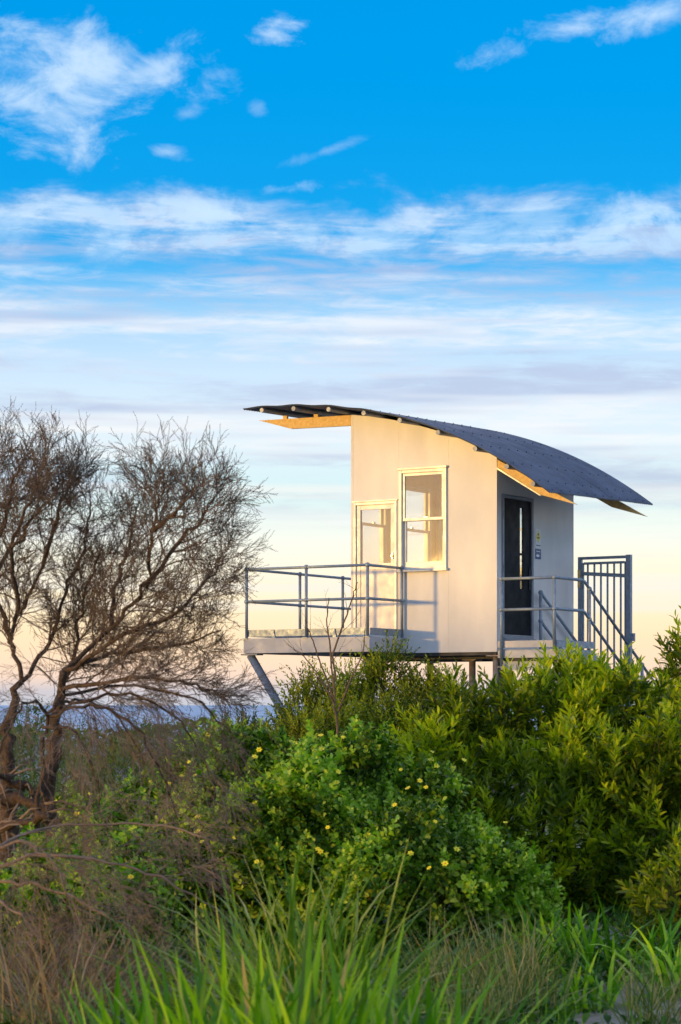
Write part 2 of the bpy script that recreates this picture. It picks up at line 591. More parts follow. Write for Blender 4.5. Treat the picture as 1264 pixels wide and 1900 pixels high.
m, nt, bs, _ = new_mat('sea_water')
tcn = nt.nodes.new('ShaderNodeTexCoord')
mp = nt.nodes.new('ShaderNodeMapping')
mp.inputs['Scale'].default_value = (.02, .09, 1)
nz = nt.nodes.new('ShaderNodeTexNoise')
nz.inputs['Scale'].default_value = 1
nz.inputs['Detail'].default_value = 7
nt.links.new(tcn.outputs['Object'], mp.inputs[0])
nt.links.new(mp.outputs[0], nz.inputs['Vector'])
rp = nt.nodes.new('ShaderNodeValToRGB')
for e, (p, c) in zip(rp.color_ramp.elements, [(.4, (.30, .38, .48)), (.66, (.42, .49, .57))]):
    e.position, e.color = p, (*c, 1)
nt.links.new(nz.outputs['Fac'], rp.inputs[0])
nt.links.new(rp.outputs[0], bs.inputs['Base Color'])
bs.inputs['Roughness'].default_value = .6
bp = nt.nodes.new('ShaderNodeBump')
bp.inputs['Strength'].default_value = 1
bp.inputs['Distance'].default_value = 3
nt.links.new(nz.outputs['Fac'], bp.inputs['Height'])
nt.links.new(bp.outputs[0], bs.inputs['Normal'])
M['sea'] = m
sea = sheet('sea', np.linspace(-30000, 30000, 61), np.concatenate([np.linspace(70, 1000, 12), np.linspace(2000, 42000, 41)]), lambda x, y: x * 0 - 6.6, M['sea'])
tag(sea, 'blue sea reaching to the horizon behind the dune', kind='structure')

# ------------------------------------------------------------------ the hut
HL, HM = 2.684, 2.737                       # plan: along the lit wall (local x), away from it (local y)
HUT_AT, HUT_RZ = (.176, 37.0, 0), R(-31.8)
hut = empty('lookout_hut', HUT_AT, HUT_RZ)
tag(hut, 'white raised beach lookout hut on steel posts under a curved grey roof', 'hut')
PROFILE = [5.203e-05, -4.414e-03, -5.5233e-02, -1.27336e-01, 6.31543]


def roof_z(u, v=0.0):
    return float(np.polyval(PROFILE, u)) + .025 * (v + .6)


def map_near(a, d, z): return (a, -d, z)
def map_right(a, d, z): return (HL + d, a, z)
def map_far(a, d, z): return (a, HM + d, z)
def map_left(a, d, z): return (-d, a, z)


def wall(name, mp, a0, a1, topf, z0, holes, d0, d1, mat, label=None, step=.12):
    cuts = {a0, a1}
    for h in holes:
        for q in h[:2]:
            if a0 < q < a1:
                cuts.add(q)
    cs = sorted(cuts)
    full = []
    for p, q in zip(cs, cs[1:]):
        n = max(1, int(math.ceil((q - p) / step)))
        full += [p + (q - p) * i / n for i in range(n)]
    full.append(cs[-1])
    b = MB(mp)
    for p, q in zip(full, full[1:]):
        mid = (p + q) / 2
        hs = sorted([h for h in holes if h[0] < mid < h[1]], key=lambda h: h[2])
        lo = z0
        segs = []
        for h in hs:
            if h[2] > lo + 1e-4:
                segs.append((lo, lo, h[2], h[2]))
            lo = h[3]
        segs.append((lo, lo, topf(p), topf(q)))
        for s in segs:
            b.prism([(p, s[0]), (q, s[1]), (q, s[3]), (p, s[2])], d0, d1)
    o = b.build(name, mat, hut)
    if label:
        o['label'] = label
    return o


def frame_ring(b, a0, a1, z0, z1, w, d0, d1, wb=None):
    wb = wb or w
    b.box(a0, a0 + w, d0, d1, z0, z1)
    b.box(a1 - w, a1, d0, d1, z0, z1)
    b.box(a0 + w, a1 - w, d0 + .0015, d1 - .0015, z1 - w, z1)
    b.box(a0 + w, a1 - w, d0 + .0015, d1 - .0015, z0, z0 + wb)
    return b


def window(mp, a0, a1, z0, z1, zm, label=None, raised=.035):
    """double hung sash window: outer frame > two sashes, two panes, sill, latch"""
    fr = frame_ring(MB(mp), a0, a1, z0 + .02, z1, .05, -.09, raised).box(a0 - .012, a1 + .012, .0, raised + .022, z1, z1 + .035).build('window', M['trim'], hut, bevel=.004)
    if label:
        fr['label'] = label
    i0, i1 = a0 + .052, a1 - .052
    frame_ring(MB(mp), i0, i1, zm - .02, z1 - .052, .045, -.03, .005).build('sash', M['trim'], fr, bevel=.003)
    frame_ring(MB(mp), i0, i1, z0 + .072, zm + .02, .045, -.075, -.036, .07).build('sash', M['trim'], fr, bevel=.003)
    MB(mp).box(i0 + .04, i1 - .04, -.016, -.010, zm + .02, z1 - .09).build('pane', M['glass'], fr)
    MB(mp).box(i0 + .04, i1 - .04, -.060, -.054, z0 + .13, zm - .02).build('pane', M['glass'], fr)
    MB(mp).box(a0 - .02, a1 + .02, -.05, raised + .035, z0 - .02, z0 + .019).build('sill', M['trim'], fr, bevel=.004)
    c = (a0 + a1) / 2
    MB(mp).box(c - .035, c + .035, -.10, -.076, zm + .02, zm + .045).build('latch', M['handle'], fr)
    return fr


WZ0, WZ1, WZM = 3.68, 5.25, 4.48
DECK = 2.57
BASE = 2.335
near_holes = [(.09, .83, DECK + .01, 4.76), (.935, 1.775, WZ0, WZ1)]
right_holes = [(.20, 1.19, DECK, 4.80)]
far_holes = [(.14, 1.16, WZ0, WZ1), (1.42, 2.30, WZ0, WZ1)]
left_holes = [(.15, 1.0, WZ0, WZ1), (1.17, 2.50, WZ0, WZ1)]
wt = lambda v: (lambda u: roof_z(u, v) - .085)
for a, b in [(0.0, .9), (.902, 1.82), (1.822, HL)]:
    wall('wall', map_near, a, b, wt(0), BASE, near_holes, 0, -.05, M['wall'])
wall('wall', map_right, .052, HM - .052, lambda a: roof_z(HL, a) - .10, BASE, right_holes, 0, -.05, M['wall'], 'shaded end wall with the dark entry door')
for a, b in [(0.0, 1.26), (1.264, HL)]:
    wall('wall', map_far, a, b, wt(HM), BASE, far_holes, 0, -.05, M['wall'])
wall('wall', map_left, .052, HM - .052, lambda a: roof_z(0, a) - .085, BASE, left_holes, 0, -.05, M['wall'], 'seaward wall with two sash windows')
# lining
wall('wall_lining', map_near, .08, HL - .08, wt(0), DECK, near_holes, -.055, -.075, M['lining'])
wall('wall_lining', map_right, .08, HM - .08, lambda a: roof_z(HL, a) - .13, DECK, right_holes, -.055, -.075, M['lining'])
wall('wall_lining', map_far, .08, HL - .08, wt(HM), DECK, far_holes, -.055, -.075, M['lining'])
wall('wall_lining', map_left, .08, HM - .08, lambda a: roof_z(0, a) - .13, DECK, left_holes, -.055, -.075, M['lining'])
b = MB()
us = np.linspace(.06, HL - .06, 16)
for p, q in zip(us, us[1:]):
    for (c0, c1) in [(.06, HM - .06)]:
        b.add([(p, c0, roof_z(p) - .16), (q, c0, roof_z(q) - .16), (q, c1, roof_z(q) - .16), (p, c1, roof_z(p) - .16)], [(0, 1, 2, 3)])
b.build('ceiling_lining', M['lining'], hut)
MB().box(.06, HL - .06, .06, HM - .06, DECK - .04, DECK - .004).build('floor_panel', M['concrete'], hut)
MB().box(.02, HL - .02, .02, HM - .02, BASE - .05, BASE - .003).build('floor_frame', M['dark_steel'], hut)
for v in (.35, 1.0, 1.7, 2.35):
    MB().box(.03, HL - .03, v, v + .08, BASE - .10, BASE - .053).build('floor_beam', M['dark_steel'], hut)
# corner flashings
for (u, v) in [(0, 0), (HL, 0), (HL, HM), (0, HM)]:
    su, sv = (1 if u == 0 else -1), (1 if v == 0 else -1)
    top = roof_z(u, v) - .12
    MB().box(min(u - .004 * su, u + .035 * su), max(u - .004 * su, u + .035 * su), min(v - .004 * sv, v - .0005 * sv), max(v - .004 * sv, v - .0005 * sv), BASE + .001, top).build('corner_trim', M['wall'], hut)

window(map_near, .918, 1.792, WZ0 - .02, WZ1 + .03, WZM, 'sash window in the lit wall')
for h in left_holes:
    window(map_left, h[0] + .0, h[1] - .0, WZ0, WZ1, WZM)
for h in far_holes:
    window(map_far, h[0], h[1], WZ0, WZ1, WZM)

# glazed door in the lit wall
dr = frame_ring(MB(map_near), .05, .868, DECK, 4.80, .045, -.05, .022).build('door', M['trim'], hut, bevel=.003)
dr['label'] = 'white half glazed door in the lit wall'
leaf = MB(map_near)
frame_ring(leaf, .098, .820, DECK + .05, 4.752, .075, -.04, -.004)
leaf.box(.174, .744, -.038, -.006, 3.70, 3.80)
leaf.box(.174, .744, -.038, -.006, DECK + .126, DECK + .20)
leaf.build('door_leaf', M['door'], dr, bevel=.003)
MB(map_near).box(.170, .748, -.026, -.020, 3.79, 4.69).build('pane', M['glass'], dr)
MB(map_near).box(.170, .748, -.03, -.018, DECK + .19, 3.71).build('door_panel', M['door'], dr)
MB(map_near).box(.772, .802, -.004, .018, 3.86, 3.96).box(.778, .796, .018, .05, 3.89, 3.92).build('handle', M['handle'], dr, bevel=.004)
MB(map_near).box(.03, .888, .0, .032, 4.803, 4.822).build('drip_strip', M['trim'], dr)

# dark entry door in the end wall
dr = frame_ring(MB(map_right), .16, 1.235, DECK - .01, 4.835, .055, -.05, .025).build('door', M['alu'], hut, bevel=.003)
dr['label'] = 'dark entry door in grey frame'
leaf = MB(map_right)
leaf.box(.218, .80, -.032, -.002, DECK + .05, 4.775)
leaf.box(.80, .915, -.032, -.002, DECK + .05, 3.36)
leaf.box(.80, .915, -.032, -.002, 4.66, 4.775)
leaf.box(.80, .915, -.032, -.002, 3.90, 3.935)
leaf.box(.915, 1.177, -.032, -.002, DECK + .05, 4.775)
leaf.build('door_leaf', M['black'], dr)
MB(map_right).box(.802, .913, -.020, -.014, 3.362, 4.658).build('pane', M['glass'], dr)
hd = MB(map_right).box(1.10, 1.16, 0, .012, 3.36, 3.70).tube([(1.13, .012, 3.52), (1.13, .06, 3.52), (1.02, .062, 3.52)], .011, 8)
hd.build('handle', M['dark_steel'], dr)
MB(map_right).box(.165, 1.23, .026, .075, DECK - .045, DECK - .012).build('threshold', M['alu'], dr)
for z in (2.9, 3.65, 4.5):
    MB(map_right).tube([(.175, .034, z - .06), (.175, .034, z + .06)], .010, 8).build('hinge', M['alu'], dr)

# roof: five overlapping corrugated sheets on round purlins
roof = empty('roof', (0, 0, 0), 0, hut)
roof['label'] = 'curved corrugated grey steel roof'
V0, V1 = -.60, 3.30
U0, U1 = -1.736, 3.889
nsheet = 5
wsh = (V1 - V0) / nsheet
pu = np.linspace(U0, U1, 60)
pz = np.polyval(PROFILE, pu)
PUR = [-1.365, -.742, -.068, .593, 1.261, 1.955, 2.616, 3.17, 3.62]
for s in range(nsheet):
    vv = np.arange(V0 + s * wsh, V0 + (s + 1) * wsh + (.04 if s < nsheet - 1 else 0) + 1e-6, .0762 / 8)
    lift = .0025 * (s % 2)
    VV, UU = np.meshgrid(vv, pu)
    dz = .0125 * np.cos(2 * np.pi * (VV - V0) / .0762)
    sag = .008 * np.cos(2 * np.pi * (UU - PUR[0]) / .66) * np.exp(-(VV - V0) / .35) * np.where(UU < 1.0, 1, 0)
    ZZ = np.polyval(PROFILE, UU) + .025 * (VV - V0) + dz + lift + sag
    i = np.arange(VV.size).reshape(VV.shape)
    f = np.stack([i[:-1, :-1], i[:-1, 1:], i[1:, 1:], i[1:, :-1]], -1).reshape(-1, 4)
    o = np_mesh('roof_sheet', np.stack([UU, VV, ZZ], -1).reshape(-1, 3), [f], M['roof'], roof)
    so = o.modifiers.new('thickness', 'SOLIDIFY')
    so.thickness = .0022
for u in PUR:
    z0, z1 = roof_z(u, V0 + .01) - .052, roof_z(u, V1 - .01) - .052
    MB().tube([(u, V0 + .005, z0), (u, V1 - .02, z1)], .038, 14).build('purlin', M['alu'], roof, smooth=False)
b = MB()
for u in PUR + [3.84]:
    for k in range(3, 51, 4):
        v = V0 + .0762 * k
        z = roof_z(u, v) + .0125
        sl = float(np.polyval(np.polyder(PROFILE), u))
        b.tube([(u, v, z - .004), (u + .012 * -sl * 0, v, z + .014)], [.012, .008], 6)
tag(b.build('roof_screws', M['screw'], roof), kind='stuff')
# eave beams with tapered ends, seaward and landward
def eave_beam(poly, v, label=None):
    o = MB(lambda a, d, z: (a, d, z)).prism(poly, v, v + .055).build('eave_beam', M['beam'], roof, bevel=.003)
    if label:
        o['label'] = label
    return o


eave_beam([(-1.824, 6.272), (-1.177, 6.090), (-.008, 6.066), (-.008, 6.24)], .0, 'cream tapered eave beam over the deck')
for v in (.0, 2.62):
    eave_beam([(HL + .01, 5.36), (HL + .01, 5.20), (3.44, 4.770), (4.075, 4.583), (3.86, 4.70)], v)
for u in (-1.30, -.69):
    MB().box(u - .04, u + .04, .004, .05, 6.22, roof_z(u) - .09).build('cleat', M['beam'], roof)
MB(lambda a, d, z: (a, d, z)).prism([(HL + .012, 5.235), (HL + .012, 5.205), (3.46, 4.745), (3.46, 4.765)], -.02, .08).build('beam_flashing', M['trim'], roof)
MB().box(-.06, -.004, 2.55, 2.62, 6.04, 6.10).build('bracket', M['dark_steel'], roof)

# deck (L shaped, round the seaward corner)
deck = empty('deck', (0, 0, 0), 0, hut)
deck['label'] = 'grey steel viewing deck round the seaward corner'
DU0, DU1, DV0, DV1 = -1.361, 1.029, -1.128, HM
FZ0, FZ1 = 2.335, 2.575


def fascia(p, q, out_dx, out_dy, z0=FZ0, z1=FZ1, t=.02, par=None, nm='fascia', mat='fascia'):
    x0, x1 = sorted((p[0], q[0]))
    y0, y1 = sorted((p[1], q[1]))
    if out_dx:
        x0, x1 = (x0, x0 + t) if out_dx < 0 else (x0 - t, x0)
    else:
        y0, y1 = (y0, y0 + t) if out_dy < 0 else (y0 - t, y0)
    return MB().box(x0, x1, y0, y1, z0, z1).build(nm, M[mat], par or deck, bevel=.003)


fascia((DU0, DV0), (DU1, DV0), 0, -1)
fascia((DU1, DV0 + .021), (DU1, -.003), 1, 0)
fascia((DU0, DV0 + .021), (DU0, DV1), -1, 0)
fascia((DU0 + .021, DV1), (-.004, DV1), 0, 1)
k = 0
x = DU0 + .022
while x < DU1 - .03:
    x1 = min(x + .145, DU1 - .022)
    y1 = -.004 if x1 > -.004 else DV1 - .022
    MB().box(x, x1, DV0 + .022, y1, DECK - .04, DECK - .006).build('deck_board', M['concrete'], deck)
    x = x1 + .006
for y in (DV0 + .06, -.15, .9, 1.8, 2.6):
    MB().box(DU0 + .025, (DU1 - .03 if y < 0 else -.01), y, y + .07, FZ0 + .02, DECK - .042).build('joist', M['dark_steel'], deck)
MB().box(DU0 + .0215, DU1 - .0215, DV0 + .0215, -.003, FZ0 - .004, FZ0 + .012).build('soffit', M['dark_steel'], deck)
# kick plates with gussets
KZ0, KZ1 = 2.605, 2.715


def kick(p, q):
    fix_x = abs(p[0] - q[0]) < 1e-6
    if fix_x:
        MB().box(p[0] - .004, p[0] + .004, min(p[1], q[1]), max(p[1], q[1]), KZ0, KZ1).build('kick_plate', M['galv'], deck)
    else:
        MB().box(min(p[0], q[0]), max(p[0], q[0]), p[1] - .004, p[1] + .004, KZ0, KZ1).build('kick_plate', M['galv'], deck)


kick((DU0 + .05, DV0 + .05), (DU1 - .05, DV0 + .05))
kick((DU1 - .035, DV0 + .08), (DU1 - .035, -.01))
kick((DU0 + .05, DV0 + .06), (DU0 + .05, DV1 - .05))
for x in (-.80, .36):
    MB().prism([(x - .035, DECK), (x + .035, DECK), (x + .002, KZ1 - .005), (x - .002, KZ1 - .005)], DV0 + .025, DV0 + .045).build('gusset', M['galv'], deck)
MB(lambda a, d, z: (d, a, z)).prism([(-.58, DECK), (-.50, DECK), (-.538, KZ1 - .005), (-.542, KZ1 - .005)], DU1 - .028, DU1 - .008).build('gusset', M['galv'], deck)

RT, RM_ = 3.70, 3.175          # rail heights


def railing(name, posts, rails, parent, label, mat='galv', r=.024, balls=True):
    g = empty(name, (0, 0, 0), 0, parent)
    g['label'] = label
    for (x, y, z0, zt, zs) in posts:
        b = MB().tube([(x, y, z0), (x, y, zt)], r, 12)
        b.build('post', M[mat], g, smooth=False).data.shade_smooth()
        for z in zs:
            MB().ball((x, y, z), .041, 12, 8).build('ball_joint', M[mat], g, smooth=True)
        MB().box(x - .05, x + .05, y - .05, y + .05, z0 - .012, z0).build('foot_plate', M[mat], g)
    for pts in rails:
        MB().tube(pts, r * .92, 12).build('rail', M[mat], g, smooth=True)
    return g


pv, pu_ = DV0 + .03, DU0 + .04
post3 = [(DU1 - .055, pv), (-.17, pv), (pu_, pv)]
railing('railing', [(x, y, DECK + .01, RT, (RT, RM_)) for x, y in post3],
        [[(DU1 - .055, pv, z), (pu_, pv, z)] for z in (RT, RM_)], deck, 'front deck railing on three round posts')
railing('railing', [(DU1 - .035, -.06, DECK + .01, RT, (RT, RM_))],
        [[(DU1 - .055, pv, z), (DU1 - .035, -.06, z)] for z in (RT, RM_)], deck, 'short deck railing returning to the lit wall')
railing('railing', [(pu_, y, DECK + .01, RT, (RT, RM_)) for y in (.50, 1.87, DV1 - .05)],
        [[(pu_, pv, z), (pu_, DV1 - .05, z)] for z in (RT, RM_)], deck, 'seaward deck railing')
railing('railing', [(-.10, DV1 - .05, DECK + .01, RT, (RT, RM_))],
        [[(pu_, DV1 - .05, z), (-.03, DV1 - .05, z)] for z in (RT, RM_)], deck, 'rear deck railing')

# posts, struts and braces under the floor
sup = empty('substructure', (0, 0, 0), 0, hut)
for (x, y, z1) in [(.12, .45, BASE - .10), (2.62, .10, BASE - .05), (1.95, .55, BASE - .10), (2.2, 1.1, BASE - .10), (.12, 2.4, BASE - .10), (2.5, 2.5, BASE - .10)]:
    p = MB().tube([(x, y, -.3), (x, y, z1 - .02)], .055, 14).build('support_post', M['post_steel'], sup, smooth=False)
    p.data.shade_smooth()
    MB().box(x - .12, x + .12, y - .12, y + .12, z1 - .02, z1 - .002).build('post_plate', M['post_steel'], sup)
for (y) in (-1.03, 2.6):
    p = MB().tube([(DU0 + .07, y, FZ0 - .03), (.42, y + (.0 if y < 0 else -.2), -.2)], .066, 16).build('strut', M['alu'], sup)
    p.data.shade_smooth()
    MB().box(DU0 - .06, DU0 + .26, y - .09, y + .09, FZ0 - .03, FZ0 - .006).build('strut_plate', M['alu'], sup)
MB().tube([(1.97, .6, 1.3), (2.19, 1.08, BASE - .2)], .03, 8).build('brace', M['post_steel'], sup)
MB().tube([(1.2, .55, BASE - .2), (1.93, .55, 1.5)], .03, 8).build('brace', M['post_steel'], sup)
MB().box(.0, .3, .47, .53, BASE - .38, BASE - .10).build('haunch', M['dark_steel'], sup)

# landing and stairs at the end wall
land = empty('landing', (0, 0, 0), 0, hut)
land['label'] = 'entry landing with steel sides'
LZ = 2.37
LU0, LU1, LV0, LV1 = HL + .035, 3.76, -.02, 1.32
MB().box(LU0, LU1 - .02, LV0 + .02, LV1, LZ - .04, LZ).build('landing_plate', M['concrete'], land)
MB().box(LU0 - .01, LU1, LV0, LV0 + .016, 2.395, 2.505).build('kick_plate', M['fascia'], land, bevel=.003)
MB().box(LU0 - .01, LU1, LV0 + .003, LV0 + .019, 2.235, 2.355).build('fascia', M['fascia'], land, bevel=.003)
MB().box(LU0 + .02, LU1 - .22, LV0 + .05, LV0 + .07, 2.05, 2.185).build('fascia', M['fascia'], land, bevel=.003)
MB().box(LU0 + .0, LU1 - .02, LV0 + .022, LV0 + .05, 2.187, 2.232).build('bearer', M['dark_steel'], land)
MB().box(LU1 - .016, LU1 - .001, LV0 + .02, LV1, 2.06, 2.36).build('fascia', M['galv'], land)
MB().box(LU1 - .014, LU1 - .003, LV0 + .02, LV1, 2.395, 2.505).build('kick_plate', M['galv'], land)
for (x, y) in [(LU0 + .1, .1), (LU1 - .08, .1), (LU1 - .08, 1.2)]:
    MB().tube([(x, y, -.2), (x, y, LZ - .04)], .04, 10).build('support_post', M['post_steel'], land, smooth=True)
stair = empty('stair', (0, 0, 0), 0, hut)
stair['label'] = 'steel stair descending behind the shrubs'
SL = -.58                      # fall per metre
N = 15
for i in range(N):
    v = LV1 + .03 + i * .26
    z = LZ - (i + 1) * .26 * -SL
    if z < .1:
        break
    t = MB().box(LU0 + .04, LU1 - .05, v, v + .27, z - .035, z).build('tread', M['concrete'], stair)
    MB().box(LU0 + .04, LU1 - .05, v - .012, v + .05, z + .001, z + .012).box(LU0 + .04, LU1 - .05, v - .012, v - .001, z - .05, z + .001).build('nosing', M['yellow'], t)
for x in (LU0 + .02, LU1 - .035):
    v0, v1 = LV1, LV1 + 3.7
    MB(lambda a, d, z: (d, a, z)).prism([(v0, LZ - .02), (v0, LZ - .28), (v1, LZ - .28 + SL * (v1 - v0)), (v1, LZ - .02 + SL * (v1 - v0))], x, x + .015).build('stringer', M['galv'], stair)
# landing rails: level then sloping with the stair
zt, zm = 3.475, 2.99
lx0, lx1, ly = LU0 + .075, LU1 - .045, LV0 - .028
railing('railing', [(lx0, ly, 2.10, zt, (zt, zm)), (lx1, ly, 2.36, zt, (zt, zm))],
        [[(lx0 - .05, ly, z), (lx1, ly, z)] for z in (zt, zm)], land, 'landing railing catching the low sun', r=.026)
vk = .98
g_ = railing('handrail', [(lx1, vk + .22, 1.75, zt + SL * .22, (zt + SL * .22, zm + SL * .22)), (lx1, vk + 2.25, .4, zt + SL * 2.25, (zt + SL * 2.25, zm + SL * 2.25))],
             [[(lx1, ly, z), (lx1, vk - .06, z), (lx1, vk + .04, z + SL * .03), (lx1, vk + 3.5, z + SL * 3.5)] for z in (zt, zm)], stair, 'sloping outer handrail', r=.027)
xi = LU0 + .06
railing('handrail', [(xi, 1.34, 2.0, 3.32, (3.32, 2.86)), (xi, 3.2, .2, 3.32 + SL * 1.86, ())],
        [[(xi, 1.34, z), (xi, 4.5, z + SL * 3.16)] for z in (3.32, 2.86)], stair, 'sloping inner handrail beside the wall', r=.027)

# ------------------------------------------------------------------ gate on the stair
gate = empty('security_gate', HUT_AT, HUT_RZ)
tag(gate, 'tall blue grey barred gate across the stair behind the sloping handrail', 'gate')
GV = 2.66
ga, gb, gt = LU0 + .10, LU1 + .02, 3.965
MB().box(ga, ga + .065, GV - .03, GV + .03, .0, gt).build('gate_post', M['galv'], gate, bevel=.004)
MB().box(gb - .085, gb, GV - .04, GV + .04, .0, gt + .01).build('gate_post', M['galv'], gate, bevel=.004)
MB().box(ga + .066, gb - .086, GV - .028, GV + .028, gt - .045, gt).build('top_rail', M['galv'], gate, bevel=.004)
MB().box(ga + .10, gb - .12, GV - .02, GV + .02, gt - .13, gt - .09).box(ga + .075, ga + .10, GV - .02, GV + .02, 1.2, gt - .10).box(gb - .12, gb - .095, GV - .02, GV + .02, 1.2, gt - .10).build('gate_frame', M['galv'], gate, bevel=.006)
MB(map_near).prism([(ga + .068, 3.72), (ga + .068, 3.66), (gb - .088, 3.60), (gb - .088, 3.66)], -GV - .024, -GV + .024).build('mid_rail', M['galv'], gate)
nb = 6
for i in range(nb):
    x = ga + .10 + (gb - ga - .23) * (i + .6) / (nb + .1)
    MB().box(x - .012, x + .012, GV - .015, GV + .015, 1.22, gt - .131).build('bar', M['galv'], gate)
MB().box(ga + .08, gb - .1, GV - .02, GV + .02, 1.16, 1.215).build('bottom_rail', M['galv'], gate)
MB().box(ga + .01, ga + .05, GV - .062, GV - .032, 3.45, 3.75).build('hinge_block', M['beam'], gate, bevel=.004)
MB().box(gb + .001, gb + .06, GV - .03, GV + .03, 2.55, 2.68).build('latch_box', M['galv'], gate, bevel=.004)

# ------------------------------------------------------------------ notices beside the entry door
sg = empty('notice_sign', HUT_AT, HUT_RZ)
tag(sg, 'small white notice with a yellow diamond beside the dark door', 'sign')
s0, s1 = 1.33, 1.53
MB(map_right).box(s0, s1, .001, .006, 4.05, 4.36).build('panel', M['sign_white'], sg)
c = (s0 + s1) / 2
MB(map_right).prism([(c, 4.13), (c + .085, 4.23), (c, 4.335), (c - .085, 4.23)], .0065, .0085).build('diamond', M['sign_yellow'], sg)
MB(map_right).box(c - .02, c + .02, .009, .0105, 4.255, 4.285).box(c - .045, c + .045, .009, .0105, 4.205, 4.225).build('mark', M['sign_ink'], sg)
MB(map_right).box(c - .075, c + .075, .0065, .0085, 4.085, 4.10).build('text_line', M['sign_ink'], sg)
sg = empty('notice_sign', HUT_AT, HUT_RZ)
tag(sg, 'small blue notice with a white oval under the yellow diamond notice', 'sign')
MB(map_right).box(s0, s1, .001, .006, 3.87, 4.035).build('panel', M['sign_blue'], sg)
MB(map_right).prism([(c - .02 + .06 * math.cos(w), 3.925 + .022 * math.sin(w)) for w in np.linspace(0, 2 * math.pi, 17)[:-1]], .0065, .0085).build('oval', M['sign_white'], sg)
MB(map_right).box(c - .07, c + .07, .0065, .0085, 3.99, 4.0).build('text_line', M['sign_white'], sg)

# ------------------------------------------------------------------ foliage helpers
def leaf_tpl(length, width, fold=.12, curl=.12, p1=.32, p2=.68, w2=.9):
    """one leaf along +Y, face up +Z: base, two cross rows, tip"""
    L, w = length, width / 2
    v = np.array([(0, 0, 0), (-w, p1 * L, fold * w * 2), (0, p1 * L, 0), (w, p1 * L, fold * w * 2),
                  (-w * w2, p2 * L, fold * w * 2 - curl * L * .3), (0, p2 * L, -curl * L * .35), (w * w2, p2 * L, fold * w * 2 - curl * L * .3), (0, L, -curl * L)])
    tri = np.array([(0, 2, 1), (0, 3, 2), (4, 5, 7), (5, 6, 7)])
    quad = np.array([(1, 2, 5, 4), (2, 3, 6, 5)])
    return v, tri, quad


def frames(d, up=None, roll=None):
    """rotation matrices whose Y column is d (n,3)"""
    d = d / np.linalg.norm(d, axis=1, keepdims=True)
    ref = np.tile(np.array([0, 0, 1.0]), (len(d), 1)) if up is None else up
    x = np.cross(d, ref)
    nrm = np.linalg.norm(x, axis=1, keepdims=True)
    x = np.where(nrm < 1e-3, np.array([[1.0, 0, 0]]), x / np.maximum(nrm, 1e-6))
    z = np.cross(x, d)
    if roll is not None:
        c, s = np.cos(roll)[:, None], np.sin(roll)[:, None]
        x, z = x * c + z * s, z * c - x * s
    return np.stack([x, d, z], -1)


def scatter(tpl, pos, rot, scl):
    """copies of a template joined: verts, tris, quads"""
    v, tri, quad = tpl
    n, k = len(pos), len(v)
    V = np.einsum('nij,kj->nki', rot, v) * np.asarray(scl)[:, None, None] + pos[:, None, :]
    off = (np.arange(n) * k)[:, None, None]
    return V.reshape(-1, 3), (tri[None] + off).reshape(-1, 3), (quad[None] + off).reshape(-1, 4)


def join(parts):
    vs, ts, qs, o = [], [], [], 0
    for v, t, q in parts:
        vs.append(v)
        ts.append(t + o)
        qs.append(q + o)
        o += len(v)
    return np.concatenate(vs), np.concatenate(ts), np.concatenate(qs)


def sprig_leaves(n, stem, leaf_len, spread=(30, 65), taper=.45, rng=RNG):
    """leaf bases, directions and sizes along a shoot that rises along +Z"""
    t = (np.arange(n) + rng.random(n) * .6) / n
    ang = np.arange(n) * 2.4 + rng.random(n) * .7
    lean = np.radians(spread[1] + (spread[0] - spread[1]) * t + rng.normal(0, 9, n))
    d = np.stack([np.sin(lean) * np.cos(ang), np.sin(lean) * np.sin(ang), np.cos(lean)], -1)
    p = np.stack([np.zeros(n), np.zeros(n), t * stem], -1)
    s = (1 - taper * t ** 2) * (.8 + .35 * rng.random(n))
    return p, d, s


def make_sprig(n, stem, tpl, spread, taper=.45, seed=0):
    rng = np.random.default_rng(seed)
    p, d, s = sprig_leaves(n, stem, 1, spread, taper, rng)
    return scatter(tpl, p, frames(d, roll=rng.normal(0, .5, n)), s)


def dirs(n, rng=RNG):
    v = rng.normal(size=(n, 3))
    return v / np.linalg.norm(v, axis=1, keepdims=True)


def on_lobes(lobes, n, lo=.86, hi=1.02, front=.75, low=-.35, rng=RNG):
    """points near the skin of a union of ellipsoids, with outward directions"""
    C = np.array([l[0] for l in lobes], float)
    Rr = np.array([l[1] for l in lobes], float)
    w = (Rr[:, 0] * Rr[:, 2] + Rr[:, 1] * Rr[:, 2] + Rr[:, 0] * Rr[:, 1])
    P, D = [], []
    need = n
    while need > 0:
        k = need * 3 + 50
        i = rng.choice(len(lobes), k, p=w / w.sum())
        d = dirs(k, rng)
        keep = (d[:, 2] > low) & ((d[:, 1] < .15) | (rng.random(k) > front))
        i, d = i[keep], d[keep]
        p = C[i] + Rr[i] * d * (lo + (hi - lo) * rng.random((len(d), 1)))
        q = (p[:, None, :] - C[None]) / Rr[None]
        r = np.sqrt((q ** 2).sum(-1))
        r[np.arange(len(p)), i] = 9
        ok = r.min(1) > .84
        ok &= p[:, 2] > ground_z(p[:, 0], p[:, 1]) + .03
        nd = d / Rr[i]
        nd /= np.linalg.norm(nd, axis=1, keepdims=True)
        P.append(p[ok])
        D.append(nd[ok])
        need -= ok.sum()
    return np.concatenate(P)[:n], np.concatenate(D)[:n]


def lumpy(lobes, n, amp, rng):
    """extra small lobes over the big ones so that the outline is uneven"""
    p, d = on_lobes(lobes, n, .80, .98, rng=rng)
    r = amp * (.6 + .8 * rng.random(n))
    return lobes + [(tuple(p[i]), (r[i], r[i], r[i] * (1.0 + .5 * rng.random()))) for i in range(n)]


